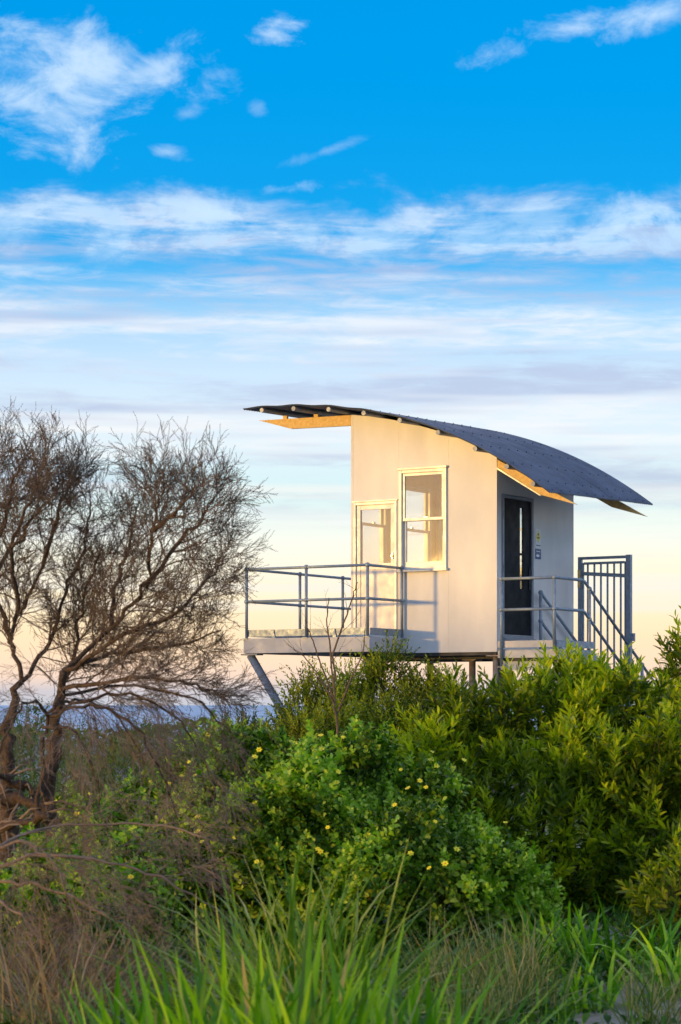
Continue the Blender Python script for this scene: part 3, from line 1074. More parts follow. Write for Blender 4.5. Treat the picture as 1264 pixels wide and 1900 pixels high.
def stems_for(root, base, tips, r0, mat, name='stem', rng=None):
    """a few woody stems from the base to points inside the crown, joined as one branching frame"""
    b = MB()
    for t in tips:
        m1 = base.lerp(t, .35) + Vector((rng.normal(0, .06), rng.normal(0, .06), -.05))
        m2 = base.lerp(t, .7) + Vector((rng.normal(0, .06), rng.normal(0, .06), .03))
        b.tube([base + Vector((rng.normal(0, .03), rng.normal(0, .03), 0)), m1, m2, t], [r0, r0 * .75, r0 * .5, r0 * .25], 6)
    return b.build(name, mat, root, smooth=True, fix=False)


def shrub(name, label, cat, lobes, mat, tpl, n_sprig, per, stem, spread, seed, fill, fill_scale=1.3, up=.65, jit=.35, n_single=0, taper=.45,
          group=None, lump=None, flowers=0, flower_r=.017, front=.75, sub_stems=10, scale_rng=(.75, 1.3), low=-.35, lit_mat=None):
    lit_mat = {'wattle_leaf': 'wattle_lit', 'boneseed_leaf': 'bitou_lit', 'small_shrub_leaf': 'small_lit'}.get(mat.name)
    rng = np.random.default_rng(seed)
    c = np.array([l[0] for l in lobes]).mean(0)
    gz = float(ground_z(c[0], c[1]))
    root = empty(name, (0, 0, 0))
    root.location = (float(c[0]), float(c[1]), gz)
    off = np.array([c[0], c[1], gz])
    tag(root, label, cat, group)
    lb = lumpy(lobes, lump[0], lump[1], rng) if lump else lobes
    parts = []
    variants = [make_sprig(per + k - 2, stem * (.85 + .1 * k), tpl, spread, taper, seed * 10 + k) for k in range(5)]
    p, d = on_lobes(lb, n_sprig, front=front, low=low, rng=rng)
    ax = d + np.array([0, 0, up]) + rng.normal(0, jit, d.shape)
    ax /= np.linalg.norm(ax, axis=1, keepdims=True)
    sc = scale_rng[0] + (scale_rng[1] - scale_rng[0]) * rng.random(n_sprig)
    # sprig templates rise along +Z: swap so that Z column is the axis
    f = frames(ax, up=dirs(n_sprig, rng))
    rot = np.stack([f[:, :, 0], f[:, :, 2], f[:, :, 1]], -1)
    rot[:, :, 1] *= -1
    pick = rng.integers(0, 5, n_sprig)
    base = p - ax * (stem * .55)[..., None] if np.ndim(stem) else p - ax * stem * .55
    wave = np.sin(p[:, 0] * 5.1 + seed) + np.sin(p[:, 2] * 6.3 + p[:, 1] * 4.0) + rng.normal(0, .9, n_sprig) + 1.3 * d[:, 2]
    lit_shoots = wave > np.quantile(wave, .62) if lit_mat else np.zeros(n_sprig, bool)  # mostly upward shoots take the painted sunlit colour, the rest stay dark
    lit_parts = []
    for k in range(5):
        s = (pick == k) & ~lit_shoots
        if s.any():
            parts.append(scatter(variants[k], base[s], rot[s], sc[s]))
        s = (pick == k) & lit_shoots
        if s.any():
            lit_parts.append(scatter(variants[k], base[s], rot[s], sc[s] * 1.08))
    if lit_parts:
        v, t, q = join(lit_parts)
        tag(np_mesh('lit_foliage', v - off, [t, q], M[lit_mat], root), kind='stuff')
    # inner leaves
    fill = int(fill * .64)
    pf, df = on_lobes(lb, fill, .35, .80, front=.6, low=-.8, rng=rng)
    dd = df + rng.normal(0, .7, df.shape)
    parts.append(scatter(tpl, pf, frames(dd, roll=rng.normal(0, .8, fill)), fill_scale * (.7 + .6 * rng.random(fill))))
    v, t, q = join(parts)
    tag(np_mesh('foliage', v - off, [t, q], mat, root), kind='stuff')
    # thin shoot stems
    b = MB()
    for i in range(0, n_sprig, 3):
        e = base[i] + ax[i] * stem * sc[i] * 1.0
        b.tube([base[i] - off - ax[i] * stem * .8 + np.array([0, 0, -.02]), base[i] - off, e - off], [.004, .003, .0015], 3, cap=False)
    tag(b.build('twigs', M['stem'], root, smooth=True, fix=False), kind='stuff')
    if sub_stems:
        tips = [Vector(tuple(np.array(l[0]) - off + rng.normal(0, .1, 3))) for l in lobes for _ in range(max(1, sub_stems // len(lobes)))]
        stems_for(root, Vector((0, 0, 0)), tips, .022, M['stem'], 'stem', rng)
    if n_single:
        v, t, q = tpl
        me = None
        nsp = max(1, n_single // 10)
        ps, ds = on_lobes(lb, nsp * 3, 1.0, 1.06, front=1.0, low=-.1, rng=rng)
        vis = np.argsort(ps[:, 1])[:nsp]
        for i in vis:
            a = ds[i] + np.array([0, -.1, up]) + rng.normal(0, jit * .7, 3)
            a /= np.linalg.norm(a)
            F = frames(a[None], up=dirs(1, rng))[0]
            Rm = np.stack([F[:, 0], -F[:, 2], F[:, 1]], -1)
            lp, ld, ls = sprig_leaves(10, stem * 1.05, 1, spread, taper, rng)
            fr = frames(ld, roll=rng.normal(0, .5, 10))
            b0 = ps[i] - a * stem * .35
            for j in range(10):
                if me is None:
                    o = np_mesh('leaf', v, [t, q], mat, root)
                    me = o.data
                else:
                    o = bpy.data.objects.new('leaf', me)
                    COL.objects.link(o)
                    o.parent = root
                mm = Matrix((Rm @ fr[j] * (ls[j] * 1.1)).tolist()).to_4x4()
                mm.translation = Vector((b0 + Rm @ lp[j] - off).tolist())
                o.matrix_local = mm
    if flowers:
        ps, ds = on_lobes(lb, flowers, 1.08, 1.16, front=1.0, low=.0, rng=rng)
        ps = ps + ds * .055 + np.array([0, -.03, .02])
        fm = None
        for i in range(flowers):
            if fm is None:
                o = flower_mesh(flower_r, root)
                fm = o.data
            else:
                o = bpy.data.objects.new('flower', fm)
                COL.objects.link(o)
                o.parent = root
            a = Vector(ds[i].tolist()) * .5 + Vector((rng.normal(0, .25), -.55 + rng.normal(0, .2), .7))
            mm = a.to_track_quat('Z', 'Y').to_matrix().to_4x4() @ Matrix.Rotation(rng.random() * 6, 4, 'Z') @ Matrix.Scale(.8 + .5 * rng.random(), 4)
            mm.translation = Vector((ps[i] - off).tolist())
            o.matrix_local = mm
    return root


def flower_mesh(r, root):
    b = MB()
    n = 6
    for k in range(n):
        w = 2 * math.pi * k / n
        c, s = math.cos(w), math.sin(w)
        pts = [(.18 * r, -.12 * r, 0), (.6 * r, -.30 * r, .12 * r), (r, 0, .1 * r), (.6 * r, .30 * r, .12 * r), (.18 * r, .12 * r, 0)]
        b.add([(x * c - y * s, x * s + y * c, z) for x, y, z in pts], [(0, 1, 2, 3, 4)])
    n0 = len(b.f)
    b.ball((0, 0, .06 * r), .26 * r, 6, 4)
    o = b.build('flower', M['flower'], root, fix=False)
    o.data.materials.append(M['flower_eye'])
    for i, p in enumerate(o.data.polygons):
        p.material_index = 1 if i >= n0 else 0
    return o


LEAF_WATTLE = leaf_tpl(.098, .023, .10, .10, .35, .72, .85)
LEAF_BITOU = leaf_tpl(.054, .032, .15, .15, .45, .80, .95)
LEAF_SMALL = leaf_tpl(.038, .015, .10, .05, .4, .75, .85)


# grass: blades as bent strips
def blade_tpl(length, width, bend, segs=5, fold=.25):
    L = length
    v, quad = [], []
    a = 0.0
    p = np.array([0.0, 0.0])
    for i in range(segs + 1):
        t = i / segs
        w = width / 2 * (1 - t ** 4) * (.55 + .45 * min(1, t * 3)) + width * .03
        nx, nz = math.cos(a), math.sin(a)
        v += [(-w, p[0], p[1]), (0, p[0] - fold * w * nx, p[1] + fold * w * nz * 0 - 0), (w, p[0], p[1])]
        a += bend / segs * (0.5 + t)
        p = p + np.array([math.sin(a), math.cos(a)]) * L / segs
    for i in range(segs):
        k = i * 3
        quad += [(k, k + 1, k + 4, k + 3), (k + 1, k + 2, k + 5, k + 4)]
    return np.array(v), np.zeros((0, 3), int), np.array(quad)


def tussock(name, label, cat, px, Y, n, L, W, mat, seed, radius=.10, lean=(4, 50), bend=(.2, 1.4), single=0, group=None, z=None, X=None, aim=None, wide=None, dry=0.0):
    rng = np.random.default_rng(seed)
    x = (px - CX) / F_PX * Y if X is None else X
    gz = float(ground_z(x, Y)) if z is None else z
    root = empty(name, (x, Y, gz))
    tag(root, label, cat, group)
    tpls = [blade_tpl(1.0, W / L, b, 6) for b in np.linspace(bend[0], bend[1], 7)]
    azm = rng.random(n) * 2 * math.pi
    le = np.radians(lean[0] + (lean[1] - lean[0]) * rng.random(n) ** 1.2)
    if aim is not None:
        azm = np.where(rng.random(n) < .6, rng.normal(aim, .6, n), azm)
    rr = radius * np.sqrt(rng.random(n))
    a2 = rng.random(n) * 2 * math.pi
    wx = 1.0 if wide is None else wide
    pos = np.stack([rr * np.cos(a2) * wx, rr * np.sin(a2), np.full(n, -.02)], -1)
    sc = L * (.55 + .5 * rng.random(n))
    # blade: rises along local Z, bends towards local Y
    rots = []
    for i in range(n):
        yaw = Matrix.Rotation(azm[i] - math.pi / 2, 3, 'Z')
        tw = Matrix.Rotation(rng.normal(0, .5), 3, 'Z')
        rots.append(np.array(yaw @ Matrix.Rotation(-le[i], 3, 'X') @ tw))
    rots = np.array(rots)
    pick = rng.integers(0, 7, n)
    order = np.argsort(pos[:, 1])
    singles = set(order[:single].tolist())
    meshes = {}
    parts = []
    for k in range(7):
        s = np.array([i for i in range(n) if pick[i] == k and i not in singles], int)
        if len(s):
            parts.append(scatter(tpls[k], pos[s], rots[s], sc[s]))
    if parts:
        v, t, q = join(parts)
        tag(np_mesh('blades', v, [q], mat, root), kind='stuff')
    for i in singles:
        k = (int(pick[i]), bool(rng.random() < dry))
        if k not in meshes:
            o = np_mesh('blade', tpls[k[0]][0], [tpls[k[0]][2]], M['dry'] if k[1] else mat, root)
            meshes[k] = o.data
        else:
            o = bpy.data.objects.new('blade', meshes[k])
            COL.objects.link(o)
            o.parent = root
        mm = Matrix((rots[i] * sc[i]).tolist()).to_4x4()
        mm.translation = Vector(pos[i].tolist())
        o.matrix_local = mm
    return root


def lobe(px, ytop, Y, rx, rz, ry=None):
    """ellipsoid whose top shows at (px, ytop) when it stands at distance Y"""
    t = at(px, ytop, Y)
    return ((t.x, t.y, t.z - rz), (rx, ry or rx, rz))


# ------------------------------------------------------------------ shrubs, far to near
far_spots = [(60, 1322, 33, 1.6, 1.1, 'distant scrub thicket low behind the leafless trees'), (330, 1330, 31, 1.2, 1.1, 'distant scrub thicket beside the visible strip of sea'), (620, 1322, 31, 1.5, 1.2, 'distant scrub thicket under the deck, behind the olive shrub'), (900, 1318, 30, 1.6, 1.2, 'distant scrub thicket under the hut, behind the big wattle'), (1180, 1318, 31, 1.6, 1.2, 'distant scrub thicket behind the stair foot'), (40, 1345, 27, .9, .8, 'low grey green scrub behind the bare tree at the picture edge'), (170, 1372, 24.5, .8, .7, 'low grey green scrub behind the bare tree trunk'),
             (300, 1358, 26, .8, .7, 'low grey green scrub seen through drooping twigs beside the sea')]
for i, (px, yt, Y, rx, rz, lab) in enumerate(far_spots):
    shrub('scrub_bush', lab, 'bush', [lobe(px, yt, Y, rx, rz), lobe(px + 60, yt + 25, Y - .4, rx * .8, rz)], M['far'], LEAF_SMALL, 420, 12, .16, (25, 60), 40 + i, 1500, 2.0,
          lump=(10, .2), group='low scrub behind the bare trees')
shrub('small_leaf_shrub', 'tall olive small leaved shrub below the deck, behind a leafless sapling', 'shrub',
      [lobe(570, 1290, 23, .40, .7), lobe(650, 1262, 23.2, .42, .8), lobe(715, 1250, 23.3, .40, .85), lobe(775, 1248, 23.2, .36, .85), lobe(825, 1268, 22.9, .33, .7), lobe(640, 1310, 22.7, .55, .7), lobe(740, 1310, 22.6, .5, .7), lobe(545, 1318, 23, .22, .6)],
      M['small'], LEAF_SMALL, 2100, 20, .24, (25, 55), 51, 8000, 1.5, up=1.0, jit=.35, lump=(34, .17), taper=.3)
shrub('small_leaf_shrub', 'low olive small leaved shrub at the foot of the slanting strut', 'shrub',
      [lobe(490, 1350, 22.4, .32, .6), lobe(445, 1352, 22.8, .30, .5), lobe(548, 1342, 22, .32, .6)], M['small'], LEAF_SMALL, 620, 18, .2, (22, 50), 52, 2600, 1.5, up=1.2, lump=(14, .13))
shrub('wattle_bush', 'tall leafy wattle bush cut off by the picture edge behind the big wattle', 'bush',
      [lobe(1266, 1175, 18.6, .26, 1.1), lobe(1310, 1150, 18.8, .45, 1.2), lobe(1250, 1260, 18.4, .3, .9)], M['wattle'], LEAF_WATTLE, 420, 14, .2, (25, 55), 61, 1600, 1.0, up=1.0, lump=(16, .17))
shrub('wattle_bush', 'big rounded wattle bush with long green leaves in front of the stair', 'bush',
      [lobe(1070, 1250, 16.6, .64, .95), lobe(960, 1262, 16.5, .60, .90), lobe(860, 1296, 16.3, .44, .62), lobe(800, 1365, 16.0, .32, .45), lobe(1165, 1300, 16.7, .50, .9), lobe(1045, 1216, 16.7, .24, .4), lobe(1108, 1250, 16.7, .2, .4),
       lobe(930, 1400, 15.8, .6, .62), lobe(1070, 1380, 15.8, .65, .72), lobe(1000, 1480, 15.7, .55, .5)],
      M['wattle'], LEAF_WATTLE, 1500, 15, .2, (25, 58), 62, 9000, 1.15, up=.85, jit=.33, lump=(46, .17), n_single=200, low=-.6)
shrub('wattle_bush', 'bright wattle bush at the picture edge, nearer than the tall one', 'bush',
      [lobe(1255, 1330, 15.6, .42, .75), lobe(1300, 1290, 15.9, .5, .9), lobe(1235, 1450, 15.2, .36, .55)], M['wattle'], LEAF_WATTLE, 420, 15, .19, (25, 58), 63, 1600, 1.0, up=.9, lump=(16, .15), n_single=60)
shrub('wattle_bush', 'low wattle seedling bush at the picture edge beside the grass', 'bush',
      [lobe(1250, 1600, 13.2, .24, .42), lobe(1290, 1570, 13.4, .3, .5)], M['wattle'], LEAF_WATTLE, 110, 13, .16, (25, 58), 64, 260, 1.0, up=1.0, lump=(8, .1))
shrub('boneseed_bush', 'wide mound of round leaved bush with yellow flowers below the hut', 'bush',
      [lobe(425, 1385, 15.4, .34, .65), lobe(500, 1378, 15.3, .36, .7), lobe(585, 1392, 15.2, .38, .75), lobe(670, 1402, 15.1, .38, .75), lobe(715, 1425, 15.0, .34, .7), lobe(440, 1470, 14.9, .36, .6), lobe(760, 1450, 14.8, .42, .62), lobe(850, 1555, 14.5, .34, .45),
       lobe(560, 1460, 14.7, .5, .6), lobe(670, 1500, 14.5, .5, .55), lobe(950, 1600, 14.3, .28, .32), lobe(760, 1570, 14.2, .4, .42)],
      M['bitou'], LEAF_BITOU, 2700, 12, .15, (30, 72), 71, 8000, 1.3, up=.8, jit=.5, lump=(50, .19), n_single=200, taper=.55, flowers=56, flower_r=.020)
shrub('boneseed_bush', 'low round leaved bush with yellow flowers behind the drooping dead twigs', 'bush',
      [lobe(360, 1432, 15.6, .36, .6), lobe(270, 1470, 15.4, .4, .6), lobe(170, 1500, 15.2, .4, .55), lobe(90, 1520, 15.2, .36, .5), lobe(330, 1560, 14.8, .4, .45), lobe(200, 1590, 14.6, .4, .4), lobe(130, 1590, 12.0, .26, .4), lobe(30, 1600, 12.0, .26, .4), lobe(240, 1620, 12.2, .26, .35)],
      M['bitou'], LEAF_BITOU, 1500, 11, .10, (35, 75), 72, 3200, 1.2, up=.6, jit=.4, lump=(40, .11), taper=.55, flowers=24, flower_r=.020)


# ------------------------------------------------------------------ leafless plants
class Twigs:
    def __init__(self, rng):
        self.rng = rng
        self.lv = {}

    def put(self, lev, pts, rad):
        self.lv.setdefault(lev, []).append((pts, rad))

    def grow(self, p, d, length, r, lev, maxlev, kids, wob=.16, up=.10, out=None, steps=None, shrink=.5):
        rng = self.rng
        n = steps or (6 if lev < 2 else (4 if lev < 3 else 3))
        pts = [p.copy()]
        d = d / np.linalg.norm(d)
        dd = [d]
        for i in range(n):
            d = d + rng.normal(0, wob, 3) + np.array([0, 0, up])
            d /= np.linalg.norm(d)
            p = p + d * length / n
            pts.append(p.copy())
            dd.append(d)
        self.put(lev, pts, [r * (1 - .75 * i / n) for i in range(n + 1)])
        if lev < maxlev:
            k = kids[lev]
            for j in range(k):
                t = .15 + .85 * (j + rng.random()) / k
                s = min(n - 1, int(t * n))
                f = t * n - s
                q = pts[s] * (1 - f) + pts[s + 1] * f
                side = dirs(1, rng)[0]
                side -= dd[s] * side.dot(dd[s])
                side /= np.linalg.norm(side) + 1e-6
                ang = math.radians(rng.uniform(16, 46))
                nd = dd[s] * math.cos(ang) + side * math.sin(ang)
                self.grow(q, nd, length * shrink * rng.uniform(.65, 1.25), r * .45, lev + 1, maxlev, kids, wob, up * (1 if lev < 1 else .8), out, None, shrink)

    def mesh(self, levs, name, mat, root, off, sides=3, stuff=True):
        vs, qs, o = [], [], 0
        for lev in levs:
            for pts, rad in self.lv.get(lev, []):
                P = np.array(pts) - off
                n = len(P)
                T = np.gradient(P, axis=0)
                T /= np.linalg.norm(T, axis=1, keepdims=True) + 1e-9
                a = np.cross(T, np.array([.31, .9, .29]))
                a /= np.linalg.norm(a, axis=1, keepdims=True) + 1e-9
                b = np.cross(T, a)
                w = np.arange(sides) * 2 * math.pi / sides
                ring = P[:, None] + (a[:, None] * np.cos(w)[None, :, None] + b[:, None] * np.sin(w)[None, :, None]) * np.array(rad)[:, None, None]
                vs.append(ring.reshape(-1, 3))
                i = np.arange(n * sides).reshape(n, sides)
                f = np.stack([i[:-1], np.roll(i[:-1], -1, 1), np.roll(i[1:], -1, 1), i[1:]], -1).reshape(-1, 4)
                qs.append(f + o)
                o += n * sides
        ob = np_mesh(name, np.concatenate(vs), [np.concatenate(qs)], mat, root)
        if stuff:
            tag(ob, kind='stuff')
        return ob


def bare_tree(name, label, Y, trunk, limbs, seed, kids=(9, 7, 6), r0=.05, len1=.62, up=.06, maxlev=3, mats=('bark', 'twig'), group=None, wob=.16, cat='tree', lenlimb=None, shrink=.52, twig_r=1.0, jit=.008, trunk_r=None):
    """trunk and limbs follow points (px, py, extra distance); everything finer grows from the limbs"""
    rng = np.random.default_rng(seed)
    tw = Twigs(rng)
    pt = lambda q: np.array(at(q[0], q[1], Y + (q[2] if len(q) > 2 else 0)))
    base = pt(trunk[0])
    base[2] = min(base[2], float(ground_z(base[0], base[1])))
    root = empty(name, tuple(base))
    tag(root, label, cat, group)
    tp = [base] + [pt(q) for q in trunk[1:]]
    tr = MB()
    tr.tube([Vector((p - base).tolist()) for p in smooth_path(tp, 5, rng, .012)], [(a + (b - a) * i_ / ((len(tp) - 1) * 5)) * (1 + .12 * rng.normal()) for a, b in [trunk_r or (r0 * 1.5, r0)] for i_ in range((len(tp) - 1) * 5 + 1)], 9)
    tr.build('trunk', M[mats[0]], root, smooth=True, fix=False)
    for L in limbs:
        pts = [pt(q) for q in L]
        sp = smooth_path(pts, 5, rng, jit)
        n = len(sp)
        rad = [r0 * .75 * (1 - .85 * i / (n - 1)) + .003 for i in range(n)]
        tw.put(0, sp, rad)
        length = sum(np.linalg.norm(sp[i + 1] - sp[i]) for i in range(n - 1))
        k = max(4, int(kids[0] * length))
        for j in range(k):
            t = .12 + .88 * (j + rng.random()) / k
            s = min(n - 2, int(t * (n - 1)))
            d = sp[s + 1] - sp[s]
            d /= np.linalg.norm(d)
            side = dirs(1, rng)[0]
            side -= d * side.dot(d)
            side /= np.linalg.norm(side)
            ang = math.radians(rng.uniform(20, 60))
            nd = d * math.cos(ang) + side * math.sin(ang) * np.array([1, .7, 1])
            tw.grow(sp[s], nd, len1 * rng.uniform(.6, 1.25) * (1.1 - .35 * t), max(.0026, min(.0055, rad[s] * .4)), 1, maxlev, (0,) + tuple(kids[1:]), wob, up, None, None, shrink)
    tw.mesh([0], 'limb', M[mats[0]], root, base, 7)
    tw.mesh([1], 'branches', M[mats[1]], root, base, 4)
    # finest twigs keep a least thickness
    for lev in range(2, maxlev + 1):
        tw.lv[lev] = [(p, [max(x, .0012 * twig_r) for x in r]) for p, r in tw.lv.get(lev, [])]
    tw.mesh(list(range(2, maxlev + 1)), 'twigs', M[mats[1]], root, base, 3)
    return root


def smooth_path(pts, n, rng, jit):
    """Catmull-Rom through pts with n steps each and a little wander"""
    P = [np.array(p, float) for p in pts]
    P = [2 * P[0] - P[1]] + P + [2 * P[-1] - P[-2]]
    o = []
    for i in range(1, len(P) - 2):
        for k in range(n):
            t = k / n
            a, b, c, d = P[i - 1], P[i], P[i + 1], P[i + 2]
            o.append(.5 * (2 * b + (c - a) * t + (2 * a - 5 * b + 4 * c - d) * t * t + (3 * b - a - 3 * c + d) * t ** 3))
    o.append(P[-2])
    return [q + (rng.normal(0, jit, 3) if 0 < i < len(o) - 1 else 0) for i, q in enumerate(o)]


bare_tree('bare_tree', 'leafless wind bent tree whose fan of twigs reaches the deck railing', 12.6,
          [(92, 1640), (95, 1480), (104, 1360, .05), (118, 1245)],
          [[(118, 1245), (208, 1161, .1), (270, 1090), (284, 985, -.1), (296, 930), (306, 895)],
           [(118, 1245), (230, 1180, -.2), (330, 1130, -.3), (390, 1070, -.2), (420, 1030)],
           [(208, 1161, .1), (215, 1080, .2), (240, 1010, .3), (252, 940, .2)],
           [(270, 1090), (330, 1010, .2), (375, 960, .1), (398, 925)],
           [(118, 1245), (210, 1215, .3), (320, 1200, .3), (410, 1170, .2)],
           [(110, 1280), (220, 1262, -.2), (330, 1262, -.3), (410, 1290, -.2)],
           [(105, 1300), (140, 1210, .3), (150, 1120, .4), (185, 1030, .3)],
           [(284, 985, -.1), (330, 945, -.2), (348, 905, -.1)]],
          101, (25, 9, 7), .015, .33, .035, 3, trunk_r=(.055, .022), group='leafless trees')
bare_tree('bare_tree', 'leafless tree rising at the picture edge, taller than its neighbour', 12.9,
          [(5, 1660), (10, 1480), (14, 1350), (40, 1265)],
          [[(40, 1265), (22, 1187), (35, 1139), (80, 1046), (105, 960), (118, 890, .1)],
           [(22, 1187), (-10, 1080, .1), (10, 960), (25, 900), (35, 865)],
           [(35, 1139), (20, 1020, -.2), (55, 930, -.3), (78, 880, -.2)],
           [(-40, 1200), (-60, 1050), (-30, 930), (-10, 840)],
           [(40, 1265), (90, 1190, .2), (120, 1100, .3), (160, 1000, .3), (168, 930, .2)],
           [(80, 1046), (110, 950, .2), (140, 880, .2)],
           [(-30, 1100), (30, 1010, .3), (70, 950, .4), (120, 885, .3)]],
          102, (21, 9, 6), .015, .33, .035, 3, trunk_r=(.06, .022), group='leafless trees')
# drooping dead brush below the trees
bare_tree('dead_brush', 'tangle of drooping dead twigs hanging below the leafless trees', 12.2,
          [(60, 1620), (70, 1480), (90, 1330), (120, 1290)],
          [[(90, 1330), (200, 1290), (300, 1310), (370, 1390), (400, 1480)],
           [(90, 1330), (170, 1310, -.2), (250, 1350, -.3), (300, 1440, -.3), (330, 1520, -.3)],
           [(90, 1330), (60, 1300, -.3), (20, 1340, -.4), (-10, 1430, -.4)],
           [(100, 1310), (150, 1300, .3), (220, 1330, .3), (270, 1420, .2)],
           [(80, 1350), (130, 1350, -.4), (170, 1420, -.5), (190, 1520, -.5)],
           [(120, 1290), (250, 1270, .3), (360, 1300, .3), (430, 1360, .3)]],
          103, (12, 8, 6), .009, .40, -.10, 3, ('bark', 'dead'), wob=.2, cat='brush', twig_r=.9)
bare_tree('dead_brush', 'low dead branch fan sprawling over the grass at the foot of the trees', 10.8,
          [(-60, 1760), (-40, 1640), (0, 1590)],
          [[(-40, 1620), (80, 1590), (200, 1600), (320, 1640), (410, 1690)],
           [(-40, 1640), (60, 1640, -.2), (170, 1680, -.3), (260, 1740, -.3)],
           [(-40, 1600), (60, 1540, .3), (180, 1530, .4), (300, 1530, .4), (400, 1560, .3)],
           [(-40, 1660), (30, 1690, -.3), (90, 1760, -.4)],
           [(-40, 1600), (40, 1560, -.3), (110, 1620, -.4), (150, 1720, -.4)]],
          104, (11, 8, 6), .008, .36, -.06, 3, ('dead', 'dead'), wob=.2, cat='brush', twig_r=.9)
bare_tree('bare_sapling', 'thin leafless sapling standing before the olive shrub under the deck', 21.5,
          [(622, 1420), (624, 1345), (622, 1290), (617, 1215)],
          [[(622, 1290), (612, 1200), (607, 1150), (611, 1110)],
           [(617, 1215), (640, 1150), (655, 1105), (664, 1080)],
           [(622, 1300), (596, 1235), (580, 1190), (566, 1150)],
           [(623, 1330), (648, 1270), (672, 1215), (677, 1170)],
           [(622, 1310), (600, 1270), (570, 1225), (545, 1205)]],
          105, (5, 2, 2), .009, .3, .06, 2, ('twig', 'twig'), wob=.06, cat='sapling', jit=.004)
# fallen logs at the foot of the trees
for i, (pts, r, lab) in enumerate([
        ([(-60, 1500), (20, 1478, .1), (70, 1500), (104, 1520)], .036, 'thick fallen log lying highest in the heap by the trunks'),
        ([(-40, 1560), (30, 1530, -.2), (95, 1515, -.3)], .026, 'thinner fallen log crossing the heap by the trunks'),
        ([(-30, 1430), (20, 1455, .2), (60, 1470, .2), (100, 1545)], .02, 'crooked fallen bough bending down over the heap by the trunks')]):
    rng = np.random.default_rng(200 + i)
    P = [np.array(at(q[0], q[1], 12.3 + (q[2] if len(q) > 2 else 0))) for q in pts]
    sp = smooth_path(P, 4, rng, .012)
    b0 = sp[0].copy()
    root = empty('fallen_log', tuple(b0))
    tag(root, lab, 'log', 'fallen logs')
    MB().tube([Vector((p - b0).tolist()) for p in sp], [r * (1 + .25 * rng.normal()) if 0 < j < len(sp) - 1 else r * .8 for j in range(len(sp))], 8).build('trunk', M['bark'], root, smooth=True, fix=False)
    b = MB()
    for j in range(10):
        q = sp[rng.integers(1, len(sp) - 1)] - b0
        d = dirs(1, rng)[0] * np.array([1, .6, .6])
        b.tube([Vector(q.tolist()), Vector((q + d * .14).tolist()), Vector((q + d * .26 + np.array([0, 0, -.05])).tolist())], [.010, .006, .002], 5)
    tag(b.build('twigs', M['dead'], root, smooth=True, fix=False), kind='stuff')

# ------------------------------------------------------------------ grasses
G1 = 'strap leaved clumps along the lower edge'
for i, (px, Y, n, L, lab) in enumerate([
        (225, 6.2, 80, .72, 'bright green strap leaf clump at the lower edge below the dead branches'),
        (390, 6.0, 100, .84, 'bright green strap leaf clump at the lower edge, second from the dead branches'),
        (520, 6.1, 100, .93, 'tallest bright green strap leaf clump in the middle of the lower edge'),
        (640, 5.9, 100, .88, 'bright green strap leaf clump at the lower edge below the long tussock'),
        (315, 6.8, 90, .70, 'bright green strap leaf clump set back behind the first two of the lower edge'), (460, 6.8, 100, .80, 'bright green strap leaf clump set back below the smaller tussock'),
        (700, 6.9, 85, .74, 'bright green strap leaf clump set back below the dry grass edge of the long tussock'), (765, 6.3, 80, .78, 'bright green strap leaf clump nearest to the dry grass along the lower edge')]):
    tussock('strap_leaf_clump', lab, 'plant', px, Y, int(n * 1.5), L + .05, .028, M['strap'], 300 + i, .19, (2, 36), (.05, 1.0), single=int(n * 1.5), group=G1, dry=.12)
tussock('tussock', 'long arching green tussock in the middle, behind the bright strap leaves', 'grass tussock', 585, 8.9, 340, .98, .015, M['tussock'], 320, .20, (3, 52), (.2, 1.3), single=200)
tussock('tussock', 'smaller green tussock beside the long arching one, under the dead twigs', 'grass tussock', 455, 9.4, 180, .86, .013, M['tussock'], 321, .16, (3, 45), (.2, 1.2), single=60)
for i, (px, Y, n, L, lab) in enumerate([(840, 11.6, 250, .64, 'dry straw tipped tussock beside the long green tussock'), (950, 11.9, 230, .62, 'dry straw tipped tussock below the big wattle'),
                                       (985, 10.9, 170, .55, 'dry straw tipped tussock beside the sand patch'), (890, 10.4, 200, .55, 'darker dry tussock at the lower edge between straw tussocks'),
                                       (1215, 10.2, 160, .42, 'pale dry tussock at the lower edge corner beside the sand')]):
    tussock('dry_tussock', lab, 'grass tussock', px, Y, n, L, .008, M['dry'], 330 + i, .15, (3, 58), (.1, 1.2), group='straw coloured tussocks')
for i, (px, Y, n, L, lab) in enumerate([(30, 11.0, 420, .85, 'grey straw dead grass heap by the trunks at the picture edge'), (150, 10.8, 420, .80, 'grey straw dead grass heap below the trunk of the fan shaped tree'),
                                       (280, 11.1, 380, .76, 'grey straw dead grass heap under the drooping twig tips'), (90, 9.6, 380, .68, 'grey straw dead grass heap nearest the lower edge, below the trunks')]):
    tussock('dead_grass_clump', lab, 'dead grass', px, Y, n, L, .007, M['deadgrass'], 360 + i, .24, (8, 74), (.3, 1.7), group='dead grass heaps below the trees')
for i, (px, Y, n, L, lab) in enumerate([(1090, 12.7, 60, .46, 'lush grass clump behind the sand patch'), (1190, 12.6, 60, .46, 'lush grass clump near the picture edge above the sand'),
                                       (1010, 13.0, 60, .44, 'lush grass clump in shade under the big wattle'),
                                       (1255, 11.6, 60, .42, 'lush grass clump cut off by the picture edge'), (1080, 11.6, 60, .36, 'lush grass clump between sand and straw tussock')]):
    tussock('grass_clump', lab, 'grass', px, Y, n, L * 1.15, .026, M['lush'], 340 + i, .16, (3, 48), (.3, 1.7), single=40, group='lush grass clumps by the sand')

# low cover over the rest of the dune
rng = np.random.default_rng(400)


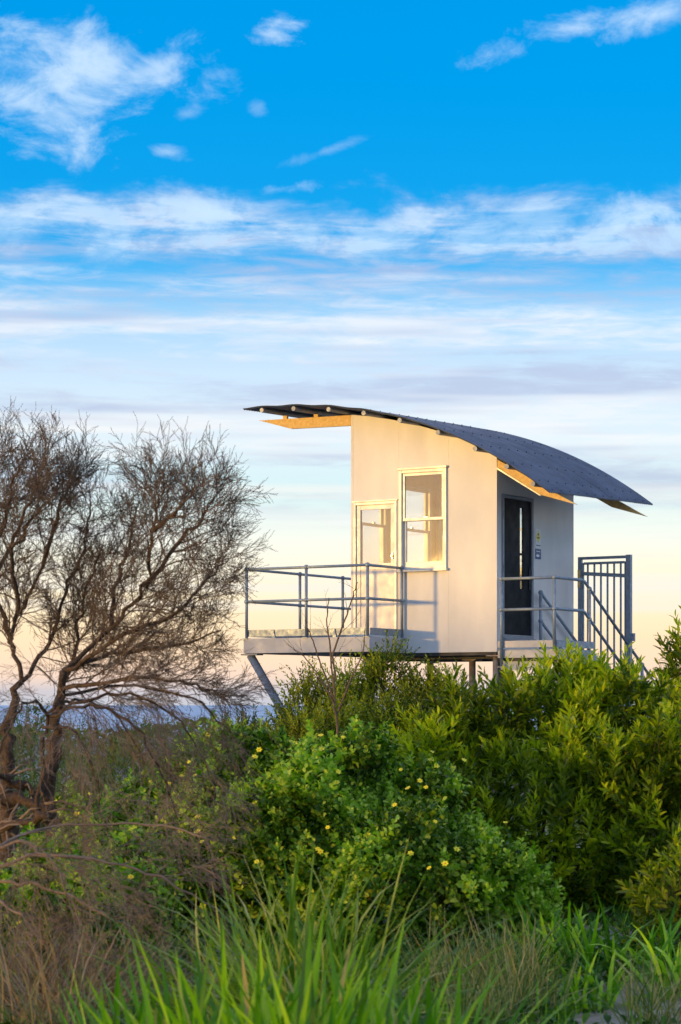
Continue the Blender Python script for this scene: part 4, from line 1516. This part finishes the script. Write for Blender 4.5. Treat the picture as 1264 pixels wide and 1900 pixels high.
def cover(name, label, n, x0, x1, y0, y1, mat, tpl, s0, s1, bare=True):
    yy = y0 + (y1 - y0) * rng.random(n)
    xx = (x0 + (x1 - x0) * rng.random(n)) * yy / y1
    if bare:
        sandy = ((xx - 1.42) / .40) ** 2 + ((yy - 10.9) / 1.15) ** 2 < 1
        keep = ~sandy
        xx, yy = xx[keep], yy[keep]
    k = len(xx)
    a = rng.random(k) * 6.283
    d = np.stack([np.cos(a) * .6, np.sin(a) * .6, .25 + .9 * rng.random(k)], -1)
    pos = np.stack([xx, yy, ground_z(xx, yy) + .02 + .10 * rng.random(k) ** 2], -1)
    v, t, q = scatter(tpl, pos, frames(d, roll=rng.normal(0, .6, k)), s0 + (s1 - s0) * rng.random(k))
    o = np_mesh(name, v, [t, q] if len(t) else [q], mat)
    tag(o, label, 'ground cover', kind='stuff')


cover('ground_cover', 'low broad leaved green cover between the tussocks', 16000, -3.2, 3.2, 8.5, 20, M['cover'], LEAF_BITOU, .7, 1.4)
gb_ = blade_tpl(1.0, .03, .8, 4)
gbz = (np.stack([gb_[0][:, 0], gb_[0][:, 2], gb_[0][:, 1]], -1), gb_[1], gb_[2])
cover('grass', 'short mixed grass covering the dune between the plants', 4500, -3.4, 3.4, 9.5, 24, M['lush'], gbz, .08, .20)
cover('dune_scrub', 'low scrub leaves over the dune around the hut', 12000, -14, 12, 18, 47, M['far'], LEAF_BITOU, 1.5, 4.0, False)
# two small purple blooms by the sand
for i, (px, py, lab) in enumerate([(1220, 1828, 'tiny purple flower above the sand patch')]):
    p = at(px, py, 11.8)
    gz = float(ground_z(p.x, p.y))
    root = empty('purple_flower', (p.x, p.y, gz))
    tag(root, lab, 'flower')
    MB().tube([(0, 0, 0), (.01, 0, (p.z - gz) * .5), (0, 0, p.z - gz)], .002, 4).build('stem', M['stem'], root)
    b = MB()
    for k in range(5):
        w = k * 1.2566
        b.add([(0, 0, 0), (.014 * math.cos(w - .5), -.004, .014 * math.sin(w - .5)), (.02 * math.cos(w), -.006, .02 * math.sin(w)), (.014 * math.cos(w + .5), -.004, .014 * math.sin(w + .5))], [(0, 1, 2, 3)])
    o = b.build('petals', M['purple'], root)
    o.location = (0, 0, p.z - gz)
